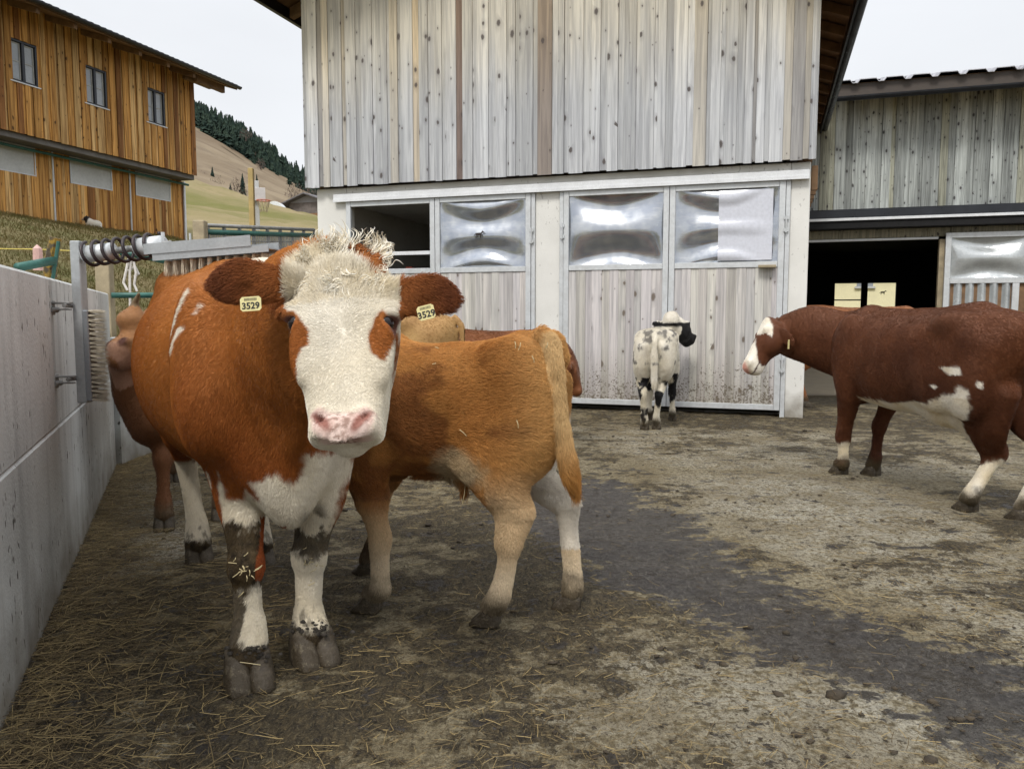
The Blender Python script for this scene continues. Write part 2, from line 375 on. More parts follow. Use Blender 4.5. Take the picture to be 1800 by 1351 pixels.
Z = fbm(P, .5, 3, 41)*.012 + lump*(.010+.022*np.clip(fbm(P, 8, 4, 42, .6),-1,1)) + .004*fbm(P, 26, 2, 43)*(.4+lump) + wet*(.006*fbm(P,12,3,44)-.004)
for (px,py,rr) in [(1140,1012,.10),(1480,775,.05),(1350,720,.12),(1200,728,.08),(1060,735,.10),(1560,735,.1),(1680,960,.09),(1800,930,.16),(1320,975,.09),(1020,1060,.1),(560,1290,.1),(1180,965,.07)]:
    g = G(px,py); q = np.exp(-(((X-g[0])/rr)**2+((Y-g[1])/(rr*1.2))**2)**1.5); Z = Z+q*rr*.25*(1+.5*fbm(P,14,3,45)); dung = np.clip(dung+q,0,1)
Z = Z+.0+np.where(Y>0, 0, 0)
t = NT('dung_strewn_concrete'); geo = t.n('ShaderNodeNewGeometry').outputs['Position']
d = t.attr('dung'); wt = t.attr('wet'); pl_ = t.attr('pale')
f1 = t.noise(geo, 34, 6, .68); f2 = t.noise(geo, 9, 6, .62); f3 = t.noise(t.mapv(geo,(60,22,40)), 1, 5, .7, .6); f4 = t.noise(geo, 120, 3, .7); f5 = t.noise(geo, 2.2, 4)
conc = t.mix(t.rng(f1,.38,.60), (.125,.098,.052), (.39,.335,.215)); conc = t.mix(t.math('MULTIPLY', pl_, t.rng(t.math('ADD', t.math('MULTIPLY', f1, .5), t.math('MULTIPLY', f2, .5)),.44,.52,0,1)), conc, (.58,.55,.46))
conc = t.mix(t.rng(f5,.42,.62,0,.55), conc, (.20,.155,.08)); conc = t.mix(t.rng(f4,.54,.66,0,.75), conc, (.06,.046,.028)); conc = t.mix(t.rng(f3,.55,.66,0,.6), conc, (.09,.07,.04))
dg = t.mix(t.rng(f3,.40,.60), (.020,.015,.008), (.125,.094,.048)); dg = t.mix(t.rng(f4,.52,.68,0,.6), dg, (.27,.22,.125)); dg = t.mix(t.rng(f1,.42,.58,.55,0), dg, (.035,.027,.016))
f6 = t.noise(t.mapv(geo,(3.2,7,1)), 1, 6, .66, .8)
ctr = lambda f, k: t.math('MULTIPLY', t.math('SUBTRACT', f, .5), k)
cov = t.math('ADD', t.math('ADD', t.math('MULTIPLY', d, .75), ctr(f2, 2.2)), t.math('ADD', ctr(f1, 1.6), t.math('ADD', ctr(f3, .9), ctr(f6, 1.7))))
m1 = t.rng(cov, .20, .40, smooth=True)
c = t.mix(m1, conc, dg)
wm = t.rng(t.math('ADD', t.math('ADD', wt, ctr(f6, 2.4)), t.math('ADD', ctr(f1, 1.3), ctr(f2, 2.4))), .30, .50, smooth=True)
wc_ = t.mix(t.rng(f1,.38,.62), (.026,.023,.021), (.080,.072,.066)); wc_ = t.mix(t.rng(f3,.54,.66,0,.7), wc_, (.17,.155,.135)); wc_ = t.mix(t.rng(f2,.55,.62,0,.6), wc_, (.03,.023,.015))
c = t.mix(t.math('MULTIPLY', wm, .93), c, wc_)
rgh = t.mix(wm, (.85,.85,.85), t.mix(t.rng(f6,.42,.58), (.16,.16,.16), (.5,.5,.5)))
t.bump(t.math('ADD', t.math('MULTIPLY', f1, 1.2), t.math('ADD', t.math('MULTIPLY', f4, .5), t.math('MULTIPLY', f3, 1.0))), .028, 1)
M['yard'] = t.done(c, rgh, 0, .35)
me = meshdata('yard_ground', np.stack([X,Y,Z],1), Fc, M['yard'], True)
for nm, arr in (('dung',dung),('wet',wet),('pale',pale)):
    a = me.attributes.new(nm, 'FLOAT', 'POINT'); a.data.foreach_set('value', arr.astype(np.float32))
yard = tag(link('yard_ground', me), kind='structure')

# ---------------------------------------------------------------- building helpers
class Frame:
    def __init__(s, origin, rot): s.o = np.array(origin, float); s.rot = rot; s.x = np.array((math.cos(rot),math.sin(rot),0)); s.y = np.array((-math.sin(rot),math.cos(rot),0))
    def pl(s, px, py, y=0.0):                      # pixel -> (local x, local z) on the facade plane y
        d = pray(px,py); c = np.array((0,0,CAM_H)); t = ((s.o-c)@s.y+y)/(d@s.y); p = c+d*t-s.o; return p@s.x, p[2]
    def lx(s, px, py, y=0.0): return s.pl(px,py,y)[0]
    def lz(s, px, py, y=0.0): return s.pl(px,py,y)[1]
def board_mesh(w, th, h, mat, c=.004, bow=0):
    # origin at bottom centre of the back face; front at -y
    pr = [(-w/2,0),(-w/2,-th+c),(-w/2+c,-th),(w/2-c,-th),(w/2,-th+c),(w/2,0)]; n = 6
    V = []; nz = 3
    for k in range(nz):
        z = h*k/(nz-1); o = bow*math.sin(math.pi*k/(nz-1))
        V += [(x+o, y, z) for x,y in pr]
    F = [(k*n+i, k*n+(i+1)%n, (k+1)*n+(i+1)%n, (k+1)*n+i) for k in range(nz-1) for i in range(n)]
    F += [tuple(range(n-1,-1,-1)), tuple((nz-1)*n+i for i in range(n))]
    return meshdata('board', V, F, mat)
def boards(parent, x0, x1, z0, z1, y, widths, tones, mat, name='plank', inner=.0, outer=.022, th=.022, rag=.008, holes=(), ztop=None, seed=0):
    rnd = random.Random(seed); x = x0; i = 0
    while x < x1-.015:
        wv = min(rnd.uniform(*widths[i%2]), x1-x); top = z1 if ztop is None else ztop(x+wv/2)
        over = i % 2
        cuts = [(z0, top)]
        for (hx0,hx1,hz0,hz1) in holes:
            if x+wv/2 > hx0 and x+wv/2 < hx1:
                nc = []
                for a,b in cuts:
                    if hz0 > a: nc.append((a, min(b,hz0)))
                    if hz1 < b: nc.append((max(a,hz1), b))
                cuts = [q for q in nc if q[1]-q[0] > .03]
        tone = tones(rnd)
        for a,b in cuts:
            zz = a-(rnd.uniform(0,rag) if a == z0 else 0)-(.012 if over and a == z0 else 0)
            wid = wv+(.012 if over else .0)-.004
            o = link(name, board_mesh(wid, th, b-zz, mat, .004, rnd.uniform(-.003,.003)), parent, (x+wv/2, y-(outer if over else inner)-rnd.uniform(0,.003), zz))
            o.rotation_euler = (0, rnd.uniform(-.0012,.0012), 0); o.color = (*tone, 1)
        x += wv; i += 1
def slab(parent, name, lo, hi, mat, c=.004, label=None):
    o = MB().box(lo, hi, c).build(name, mat, parent)
    if label: o['label'] = label
    return o

# ---------------------------------------------------------------- main weathered barn
FM = Frame((C0[0], C0[1], 0), ROT)
barn = empty('weathered_barn', (C0[0],C0[1],0), ROT, 'large barn clad in silver grey upright boards above cream walls with steel framed doors', 'barn')
BW = 7.16; ZS = 3.29; ZE = 6.2; OV = .9; SL = math.tan(R(20))
def top_main(x): return ZE+.12+SL*(min(x+BW, -x)+OV)
def tones_main(r):
    g = r.uniform(.50,.76); k = r.random()
    if k < .06: return (.40,.38,.355)
    if k < .20: return (g*1.0, g*.92, g*.78)
    return (g*.995, g*.99, g*.965)
boards(barn, -BW-.10, .03, ZS, 7.6, -.10, ((.05,.12),(.08,.20)), tones_main, M['wood_grey'], ztop=lambda x: top_main(min(max(x,-BW),0)), rag=.012, seed=5)
for bx_, bt_ in ((FM.lx(810,150,-.12),(.27,.20,.165)),(FM.lx(958,150,-.12),(.36,.30,.25)),(FM.lx(735,150,-.12),(.66,.56,.42))):
    min([c_ for c_ in barn.children if c_.name.startswith('plank')], key=lambda c_: abs(c_.location.x-bx_)).color = (*bt_,1)
slab(barn, 'sheathing', (-BW-.09,-.085,ZS+.06), (.02,.1,6.3), M['rafter'])
# side cladding of the upper storey (edge seen at both corners)
for sx in (-BW-.10, .03):
    o = link('corner_board', board_mesh(.05 if sx<0 else .04,.10,3.6,M['wood_grey']), barn, (sx+(.0 if sx<0 else .0), -.03, ZS-.01)); o.color=(.52,.52,.50,1)
xL, xR = -BW, 0.0
# cream walls with the openings between them
d1a, d1b = FM.lx(612,500), FM.lx(941,500); d2a, d2b = FM.lx(984,500), FM.lx(1385,500)
ZL = FM.lz(1200,322)-.0                            # underside of the lintel
ztopdoor = 3.06
slab(barn, 'pier', (xL,0,-.05), (d1a,.24,ZS-.02), M['render'], .01)
slab(barn, 'pier', (d1b,0,-.05), (d2a,.24,ztopdoor), M['render'], .01)
slab(barn, 'pier', (d2b,0,-.05), (xR,.24,ZS-.02), M['render'], .01)
slab(barn, 'lintel', (d1a+.003,.004,ztopdoor+.003), (d2b-.003,.238,ZS-.02), M['render'], .004)
rz0, rz1 = 3.066, 3.165
rx0 = FM.lx(590,352); rx1 = FM.lx(1418,305)
mb = MB(); mb.box((rx0,-.075,rz0), (-.015,-.004,rz1), .006); mb.box((rx0,-.085,rz0-.02),(-.015,-.077,rz0+.03),.003); mb.build('sliding_rail_cover', M['white_metal'], barn)
# side and rear walls, upper side boards, roof
slab(barn, 'side_wall', (-.24,.243,-.05), (0,14,ZS-.02), M['render'], .01)
slab(barn, 'side_wall', (-BW,.243,-.05), (-BW+.24,14,ZS-.02), M['render'], .01)
slab(barn, 'rear_wall', (-BW+.243,13.75,-.05), (-.243,14,ZS-.02), M['render'], .01)
slab(barn, 'upper_side_wall', (-.16,.103,ZS), (.02,14,ZE+.3), M['rafter'], .01)
slab(barn, 'upper_side_wall', (-BW-.02,.103,ZS), (-BW+.16,14,ZE+.3), M['rafter'], .01)
slab(barn, 'upper_rear_wall', (-BW+.163,13.8,ZS), (-.163,14,ZE+.3), M['rafter'], .01)
slab(barn, 'ceiling', (-BW+.243,.243,ZS-.2), (-.243,13.74,ZS-.03), M['render'], .01)
slab(barn, 'floor', (-BW+.243,.243,-.05), (-.243,13.74,.03), M['wall'], .01)
M['inner'] = simple('grey_inner_wall', (.16,.15,.14), .9, 0, .25, 3, .002)
slab(barn, 'partition', (-BW+.25,4.2,.04), (-.25,4.35,ZS-.21), M['inner'], .01)
# wall edge panels (the bottom of side cladding, seen past the right corner)
for k in range(9):
    slab(barn, 'bracket', (.022,.3+k*.42,ZS-.33), (.10,.38+k*.42,ZS-.02), M['rafter'], .004)
mid = -BW/2; zr = ZE+SL*(BW/2+OV)
for s in (-1, 1):
    mb = MB(); xe = (0+OV-.19) if s > 0 else (-BW-OV)
    mb.add([(mid,-1.3,zr+.16),(xe,-1.3,ZE+.16),(xe,14.6,ZE+.16),(mid,14.6,zr+.16),(mid,-1.3,zr+.12),(xe,-1.3,ZE+.12),(xe,14.6,ZE+.12),(mid,14.6,zr+.12)],
           [(0,1,2,3),(7,6,5,4),(0,4,5,1),(2,6,7,3),(1,5,6,2),(0,3,7,4)])
    mb.build('roof', M['rafter'], barn)
    mb = MB(); mb.add([(mid,-1.34,zr+.22),(xe+s*.04,-1.34,ZE+.2),(xe+s*.04,14.65,ZE+.2),(mid,14.65,zr+.22),(mid,-1.34,zr+.165),(xe+s*.04,-1.34,ZE+.165),(xe+s*.04,14.65,ZE+.165),(mid,14.65,zr+.165)],
           [(0,1,2,3),(7,6,5,4),(0,4,5,1),(2,6,7,3),(1,5,6,2),(0,3,7,4)])
    mb.build('roof_covering', M['roof'], barn)
    for k in range(17):
        y = -1.2+k*.93
        a = np.array((xe-s*.06, y, ZE+.11)); b = np.array((xe-s*(OV+.1), y, ZE+.11+SL*(OV+.04)))
        mb = MB(); mb.add([a,b,b+(0,.12,0),a+(0,.12,0),a-(0,0,.16),b-(0,0,.16),b+(0,.12,-.16),a+(0,.12,-.16)],[(0,1,2,3),(7,6,5,4),(0,4,5,1),(2,6,7,3),(1,5,6,2),(0,3,7,4)])
        mb.build('rafter', M['rafter'], barn)
    slab(barn, 'fascia', (xe-.02,-1.3,ZE-.06), (xe+.02,14.6,ZE+.115), M['dark_metal'], .003)
    gx = xe+s*.10; pr = [(math.cos(a)*.075, math.sin(a)*.075) for a in np.linspace(math.pi, 2*math.pi, 9)]
    pr += [(x*.9,y*.9) for x,y in pr[::-1]]
    MB().prism(pr, (0,16.2,0), (gx,-1.4,ZE+.06), (1,0,0), (0,0,1)).build('gutter', M['dark_metal'], barn, False)
    if s > 0:
        MB().tube([(gx,13.9,ZE),(gx,13.9,ZE-.25),(gx-.25,13.9,ZE-.5),(gx-.75,13.9,ZE-.8),(gx-.85,13.9,ZE-1.1),(gx-.85,13.9,.3)], .055, 10).build('downpipe', M['dark_metal'], barn, True)

# reflective film windows
t = NT('bulging_plastic_film'); v = t.tc.outputs['Object']; n1 = t.noise(v, 6, 4); n2 = t.noise(v, 2, 3)
c = t.mix(t.rng(n1,.4,.7), (.46,.50,.57), (.66,.69,.72)); sc_ = t.noise(t.mapv(v,(3,60,40)),1,4,.7); c = t.mix(t.rng(sc_,.58,.66,0,.5), c, (.75,.76,.76)); t.bump(sc_,.0008)
t.done(c, t.rng(n1,.35,.7,.09,.22), .72, .8); tr = t.n('ShaderNodeBsdfTransparent'); ms = t.n('ShaderNodeMixShader'); ms.inputs[0].default_value = .80
t.L(tr.outputs[0], ms.inputs[1]); t.L(t.b.outputs[0], ms.inputs[2]); t.L(ms.outputs[0], t.out.inputs[0]); M['film'] = t.m
M['milk'] = simple('milky_sheet', (.62,.64,.71), .22, 0, .03, 3, .0003)
M['sticker'] = simple('dark_sticker', (.03,.022,.02), .6)
def film(parent, x0, x1, z0, z1, y, amp, mode, seed=0):
    n, m = 64, 46; gx, gz = np.meshgrid(np.linspace(x0,x1,n), np.linspace(z0,z1,m))
    u = (gx-x0)/(x1-x0)*2-1; v_ = (gz-z0)/(z1-z0)*2-1
    env = (1-u**6)*(1-v_**6)
    if mode == 0:   h = amp*(.55*np.cos(1.02*math.pi*v_/(.72+.75*u*u))+.3*u*u)*env
    else:           h = amp*(.38*np.cos(1.5*math.pi*v_/(.62+.85*u*u)+.3)-.45*u*u+.5*np.abs(v_)**2.4)*env
    Pn = np.stack([gx.ravel()*3+seed, gz.ravel()*3, np.zeros(n*m)],1)
    yv = y-h.ravel()+.006*fbm(Pn, 1, 3, seed)
    i = np.arange(n*m).reshape(m,n); Fq = np.stack([i[:-1,:-1],i[:-1,1:],i[1:,1:],i[1:,:-1]],-1).reshape(-1,4)
    return link('pane', meshdata('pane', np.stack([gx.ravel(),yv,gz.ravel()],1), Fq, M['film'], True), parent)
def animal_sticker(parent, x, z, y, s, m):
    # four-legged silhouette, head to the right
    o = [(-.5,.1),(-.72,-.12),(-.66,-.18),(-.46,.02),(-.44,-.5),(-.34,-.5),(-.30,-.12),(.14,-.12),(.20,-.5),(.30,-.5),(.32,-.08),(.40,.12),(.52,.20),(.74,.18),(.76,.28),(.58,.40),(.56,.52),(.46,.42),(.30,.22),(-.40,.20)]
    mb = MB(); mb.prism([(a*s,b*s) for a,b in o], (0,-.003,0), (x,y,z)); return mb.build('animal_sticker', m, parent)
def frame_rect(mb, x0,x1,z0,z1,wd_,y0,y1,c=.004):
    mb.box((x0,y0,z0),(x0+wd_,y1,z1),c); mb.box((x1-wd_,y0,z0),(x1,y1,z1),c)
    mb.box((x0+wd_+.002,y0+.002,z1-wd_),(x1-wd_-.002,y1-.002,z1),c); mb.box((x0+wd_+.002,y0+.002,z0),(x1-wd_-.002,y1-.002,z0+wd_),c)
def door_tones(r):
    g = r.uniform(.50,.72); return (g, g*r.uniform(.94,.98), g*r.uniform(.86,.95))
def hinge_part(dr, x, z, y=-.065):
    hb = MB(); hb.tube([(x,y,z-.11),(x,y,z+.11)], .011, 8); hb.box((x-.03,y+.004,z-.10),(x+.03,y+.016,z-.055),.002); hb.box((x-.03,y+.004,z+.055),(x+.03,y+.016,z+.10),.002)
    hb.build('hinge', M['galv'], dr)
def barn_door(x0, x1, zb, zt, win, label, kind, seed):
    dr = empty('door'); dr.parent = barn; dr['label'] = label
    fb = MB(); fw = .075; frame_rect(fb, x0, x1, zb, zt, fw, -.045, .012); wz0, wz1 = win
    fb.box((x0+fw+.002,-.043,wz0-fw),(x1-fw-.002,.010,wz0),.004)
    fb.build('frame', M['galv'], dr)
    boards(dr, x0+fw, x1-fw, zb+.045, wz0-fw-.002, -.004, ((.10,.135),(.10,.135)), door_tones, M['wood_door'], inner=0, outer=.006, th=.02, rag=0, seed=seed)
    return dr, (x0+fw, x1-fw, wz0, wz1-fw)
zt = ztopdoor-.012; ZB = .095
sillL = sillR = 2.03
m1 = FM.lx(767,500); m2 = FM.lx(1175,500)
print('doors', d1a, m1, d1b, d2a, m2, d2b, 'sill', sillL, sillR, 'lintel', ZL, 'rail', rx0, rx1)
dr, q = barn_door(d1a+.01, m1-.004, ZB, zt, (sillL,zt), 'door leaf with its window open to the dark stable', 0, 11)
MB().box((q[0],-.02,q[2]+.20),(q[1],.0,q[2]+.255),.003).build('transom', M['white_metal'], dr)
hinge_part(dr, d1a+.02, 2.35); 
wb = MB(); wb.box((q[0]+.5,.8,q[2]-.15),(q[0]+.62,.9,q[2]+.08),.01); wb.build('feed_scoop', simple('red_plastic', (.45,.06,.03), .4), dr)
dr, q = barn_door(m1+.004, d1b-.06, ZB, zt, (sillL,zt), 'door leaf with bulging plastic pane and an animal sticker', 1, 12)
film(dr, q[0], q[1], q[2], q[3], -.012, .085, 1, 3); animal_sticker(dr, FM.lx(845,413), FM.lz(845,413), -.075, .11, M['sticker']); hinge_part(dr, d1b-.045, 2.45)
dr, q = barn_door(d2a+.06, m2-.004, ZB, zt, (sillR,zt), 'door leaf whose plastic pane mirrors a dark roof at its top', 2, 13)
film(dr, q[0], q[1], q[2], q[3], -.012, .10, 0, 5); hinge_part(dr, d2a+.045, 2.5)
dr, q = barn_door(m2+.004, d2b-.06, ZB, zt, (sillR,zt), 'door leaf with a milky white sheet over half its plastic pane', 3, 14)
film(dr, q[0], q[1], q[2], q[3], -.004, .075, 1, 8)
a = FM.lx(1263,400); b = FM.lx(1358,400)
n_, m_ = 24, 30; gx, gz = np.meshgrid(np.linspace(a,b,n_), np.linspace(q[2]+.02,q[3]-.02,m_)); u = (gx-q[0])/(q[1]-q[0])*2-1; v_ = (gz-q[2])/(q[3]-q[2])*2-1
hh = .075*(.38*np.cos(1.5*math.pi*v_/(.62+.85*u*u)+.3)-.45*u*u+.5*np.abs(v_)**2.4)*(1-u**6)*(1-v_**6); yv = np.minimum(-.004-hh-.03, -.035); i = np.arange(n_*m_).reshape(m_,n_)
link('milky_sheet', meshdata('milky_sheet', np.stack([gx.ravel(),yv.ravel(),gz.ravel()],1), np.stack([i[:-1,:-1],i[:-1,1:],i[1:,1:],i[1:,:-1]],-1).reshape(-1,4), M['milk'], True), dr)
hinge_part(dr, d2b-.045, 2.5); hinge_part(dr, d2b-.045, .7)
lx_ = FM.lx(1350,468); MB().box((lx_-.12,-.15,sillR-.085),(lx_+.10,-.047,sillR-.05),.004).build('ledge', M['pine_post'], dr)
for (a,b) in ((d1a,d1a+.008),(d1b-.055,d1b),(d2a,d2a+.055),(d2b-.055,d2b)): MB().box((a,-.03,-.02),(b,.06,zt),.003).build('door_jamb', M['galv'], barn)

# ---------------------------------------------------------------- concrete walls
def wall_obj(name, pts, z, th, label, mat, seam=True):
    mb = MB(); pts = [np.array(p) for p in pts]
    for a,b in zip(pts[:-1], pts[1:]):
        dv = (b-a)/np.linalg.norm(b-a); nv = np.array((-dv[1], dv[0]))
        V = []
        for p in (a,b):
            V += [(p[0],p[1],-.1),(p[0],p[1],z-.012),(*(p+nv*.012),z),(*(p+nv*(th-.012)),z),(*(p+nv*th),z-.012),(*(p+nv*th),-.1)]
        mb.add(V, [(0,1,2,3,4,5),(11,10,9,8,7,6)]+[(i,i+6,(i+1)%6+6,(i+1)%6) for i in range(6)])
    o = mb.build(name, mat); tag(o, label, 'wall'); return o
cw = empty('yard_wall', (WALL[1][0],WALL[1][1],0), 0, 'long bare grey concrete wall along the left of the yard', 'wall')
nv = np.array((-wd[1], wd[0]))
ZJ = .80; th = .32
def wall_seg(name, a, b, z0, z1, th, mat, off=0.0, par=cw):
    a = np.array(a); b = np.array(b); dv = (b-a)/np.linalg.norm(b-a); n2 = np.array((-dv[1],dv[0])); n_ = max(2,int(np.linalg.norm(b-a)/.25))
    pr = [(off,z0),(off,z1-.012),(off+.012,z1),(th-.012,z1),(th,z1-.012),(th,z0)]
    V = []
    for k in range(n_+1):
        p = a+(b-a)*k/n_
        for q_,z in pr: V.append((*(p+n2*q_-np.array(par.location[:2])), z))
    F = [(k*6+i,(k+1)*6+i,(k+1)*6+(i+1)%6,k*6+(i+1)%6) for k in range(n_) for i in range(6)]+[(0,1,2,3,4,5),tuple(n_*6+i for i in range(5,-1,-1))]
    return link(name, meshdata(name, V, F, mat), par)
wall_seg('lower_lift', WALL[0], WALL[1], -.1, ZJ-.004, th, M['wall'])
wall_seg('joint', WALL[0], WALL[1], ZJ-.004, ZJ+.004, th, M['black'], off=.012)
wall_seg('upper_lift', WALL[0], WALL[1], ZJ+.004, 1.53, th, M['wall'], off=.004)
lw = empty('low_wall', (WALL[1][0],WALL[1][1],0), 0, 'lower stained concrete wall running on from the end of the long wall', 'wall')
wall_seg('wall_body', np.array(WALL[1])+wd*.005+(.05,0), WALL[2], -.1, 1.14, .2, M['wall'], par=lw)

# ---------------------------------------------------------------- brown barn on the bank
FB0 = np.array((-9.7, 24.0)); BROT = ROT+math.pi/2
cb = W(343,308,24.0); FB = Frame((cb[0],24.0,0), BROT)
bb = empty('brown_barn', (cb[0],24.0,0), BROT, 'two storey barn of orange brown boards standing on the grass bank at the left', 'barn')
ZU = cb[2]; ZT = FB.lz(341,150); ZBASE = 3.3
print('brown', cb, ZT)
def tones_brown(r):
    k = r.random(); g = r.uniform(.75,1.15)
    if k < .16: return (.34*g,.155*g,.05*g)
    if k < .42: return (.78*g,.50*g,.21*g)
    return (.68*g,.36*g,.105*g)
wins = []
for px0,px1,pt,pb in ((14,66,66,152),(145,188,117,193),(253,291,159,226)):
    a,zt_ = FB.pl(px0,pt); b,zb_ = FB.pl(px1,pb); zt_ = FB.lz(px1,pt+ (px1-px0)*.25); wins.append((a,b,zb_,zt_))
wz0 = np.mean([q[2] for q in wins]); wz1 = np.mean([q[3] for q in wins]); ww = np.mean([q[1]-q[0] for q in wins])
wins = [((q[0]+q[1])/2-ww/2, (q[0]+q[1])/2+ww/2, wz0, wz1) for q in wins]
print('wins', wins)
boards(bb, -11, .02, ZU, ZT+.35, 0, ((.07,.10),(.12,.17)), tones_brown, M['wood_brown'], holes=wins, rag=.01, outer=.028, seed=21)
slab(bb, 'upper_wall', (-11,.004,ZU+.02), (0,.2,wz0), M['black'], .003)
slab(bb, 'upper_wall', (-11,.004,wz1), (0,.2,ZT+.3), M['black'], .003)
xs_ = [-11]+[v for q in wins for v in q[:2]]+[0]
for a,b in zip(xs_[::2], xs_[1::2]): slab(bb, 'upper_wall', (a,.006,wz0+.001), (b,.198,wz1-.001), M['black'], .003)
slab(bb, 'gable_wall', (-.2,.203,ZU), (0,9,ZT+.3), M['wood_brown'], .003)
slab(bb, 'room_backdrop', (-10.9,1.6,ZU), (-.21,1.7,ZT+.3), M['inner'], .003)
for i,(a,b,z0,z1) in enumerate(wins):
    f = empty('window'); f.parent = bb
    mb = MB(); frame_rect(mb, a, b, z0, z1, .05, -.02, .10); mb.box(((a+b)/2-.035,-.018,z0+.052),((a+b)/2+.035,.09,z1-.052),.003)
    mb.build('frame', M['dark_metal'], f)
    sb = MB()
    for c0,c1 in ((a+.055,(a+b)/2-.04),((a+b)/2+.04,b-.055)):
        frame_rect(sb, c0, c1, z0+.055, z1-.055, .028, .03, .07); sb.box((c0+.03,.034,(z0+z1)/2-.012),(c1-.03,.066,(z0+z1)/2+.012),.002)
        for zz0,zz1 in ((z0+.085,(z0+z1)/2-.014),((z0+z1)/2+.014,z1-.085)): MB().box((c0+.03,.045,zz0),(c1-.03,.052,zz1)).build('pane', M['glass_win'], f)
    sb.build('sash', simple('pale_sash',(.45,.45,.42),.6) if i==0 else M['sash'], f) if i else None
    if i == 0: M['sash'] = simple('pale_sash',(.45,.45,.42),.6); sb.build('sash', M['sash'], f)
    MB().box((a-.03,-.07,z0-.03),(b+.03,.02,z0-.004),.003).build('sill', M['white_metal'], f)
# lower storey, set back
YL = .55
a0, zl1 = FB.pl(320,318,YL)
lx1 = a0; zl1 = ZU-.15
pans = []
for px0,px1,pt0,pt1,pb1 in ((0,60,243,255,307),(121,195,275,291,335),(238,298,306,319,358)):
    a = FB.lx(px0,pt0,YL); b = FB.lx(px1,pt1,YL); pans.append((a,b,FB.lz(px1,pb1,YL),FB.lz(px1,pt1,YL)))
pz0 = np.mean([q[2] for q in pans]); pz1 = np.mean([q[3] for q in pans]); pw = pans[1][1]-pans[1][0]
pans = [(q[1]-pw, q[1], pz0, pz1) for q in pans]; print('pans', pans)
boards(bb, -11, lx1, ZBASE, zl1, YL, ((.09,.13),(.10,.16)), tones_brown, M['wood_brown'], holes=pans, rag=.01, outer=.018, seed=33)
for a,b,z0,z1 in pans:
    slab(bb, 'grey_panel', (a+.01,YL-.012,z0+.01), (b-.01,YL+.01,z1-.01), M['panel'], .003)
    mb = MB(); frame_rect(mb, a, b, z0, z1, .03, YL-.03, YL-.0); mb.build('panel_trim', M['galv'], bb)
for px in (93,227):
    x = FB.lx(px,350,YL); MB().tube([(x,YL-.05,ZBASE),(x,YL-.05,zl1)], .022, 8).build('conduit', M['galv'], bb)
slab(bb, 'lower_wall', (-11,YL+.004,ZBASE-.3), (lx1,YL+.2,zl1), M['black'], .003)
slab(bb, 'lower_gable_wall', (lx1-.2,YL+.203,ZBASE-.3), (lx1,9,zl1), M['wood_brown'], .003)
slab(bb, 'floor_beam', (-11,.03,zl1+.003), (.0,8.9,ZU-.003), M['inner'], .01)
slab(bb, 'white_corner_strip', (lx1+.003,YL-.06,ZBASE-.3), (lx1+.07,YL+.06,zl1), M['white_metal'], .004)
MB().tube([(-11,YL-.18,zl1-.10),(lx1+.05,YL-.18,zl1-.10)], .035, 10).build('green_pipe', M['green_pipe'], bb)
# roof
a_ = 6.94; ze = ZT+.02; ovb = 1.0; xg = .75
xg = FB.lx(417,160,-ovb); print('roof end', xg, FB.lz(417,160,-ovb))
ze = FB.lz(417,160,-ovb)+.02
mb = MB(); sl = math.tan(R(18))
def rp(x,y,dz): return (x,y,ze+(y+ovb)*sl+dz)
mb.add([rp(-12,-ovb,0),rp(xg,-ovb,0),rp(xg,5,0),rp(-12,5,0),rp(-12,-ovb,.12),rp(xg,-ovb,.12),rp(xg,5,.12),rp(-12,5,.12)],[(0,3,2,1),(4,5,6,7),(0,1,5,4),(2,3,7,6),(1,2,6,5),(3,0,4,7)])
mb.build('roof', M['rafter'], bb)
n_ = int((xg+12)/.06); V = []
for i in range(n_+1):
    x = -12+i*.06; hgt = .13+.03*abs(math.sin(x*math.pi/.19))
    V += [rp(x,-ovb-.08,hgt), rp(x,5,hgt), rp(x,-ovb-.08,hgt-.025)]
mb = MB(); mb.add(V, [(i*3,(i+1)*3,(i+1)*3+1,i*3+1) for i in range(n_)]+[(i*3+2,(i+1)*3+2,(i+1)*3,i*3) for i in range(n_)])
mb.build('roof_covering', M['roof'], bb)
MB().prism([(x*1.0,y*1.0) for x,y in pr], (xg+12.05,0,0), (-12,-ovb-.07,ze+.09), (0,1,0), (0,0,1)).build('gutter', M['dark_metal'], bb)
for i in range(11): 
    y0_ = -ovb+.12
    x = -11+i*1.0
    mb = MB(); mb.add([rp(x,y0_,-.14),rp(x+.1,y0_,-.14),rp(x+.1,.0,-.14),rp(x,.0,-.14),rp(x,y0_,-.005),rp(x+.1,y0_,-.005),rp(x+.1,.0,-.005),rp(x,.0,-.005)],[(0,3,2,1),(4,5,6,7),(0,1,5,4),(2,3,7,6),(1,2,6,5),(3,0,4,7)]); mb.build('rafter', M['rafter'], bb)
for y_,s_ in ((-.22,.22),(-.62,.16)):
    zz = ze+(y_+ovb)*sl
    mb = MB(); mb.prism([(0,0),(.0,-.16-.1*s_),(.08,-.24-.3*s_),(.14,-.16),(.14,0)], (.0,.0,0), (0,0,0)) if False else None
    MB().box((-.6,y_-.06,zz-.22),(xg-.15 if s_<.2 else .55,y_+.06,zz-.004),.01).build('purlin', M['rafter'], bb)

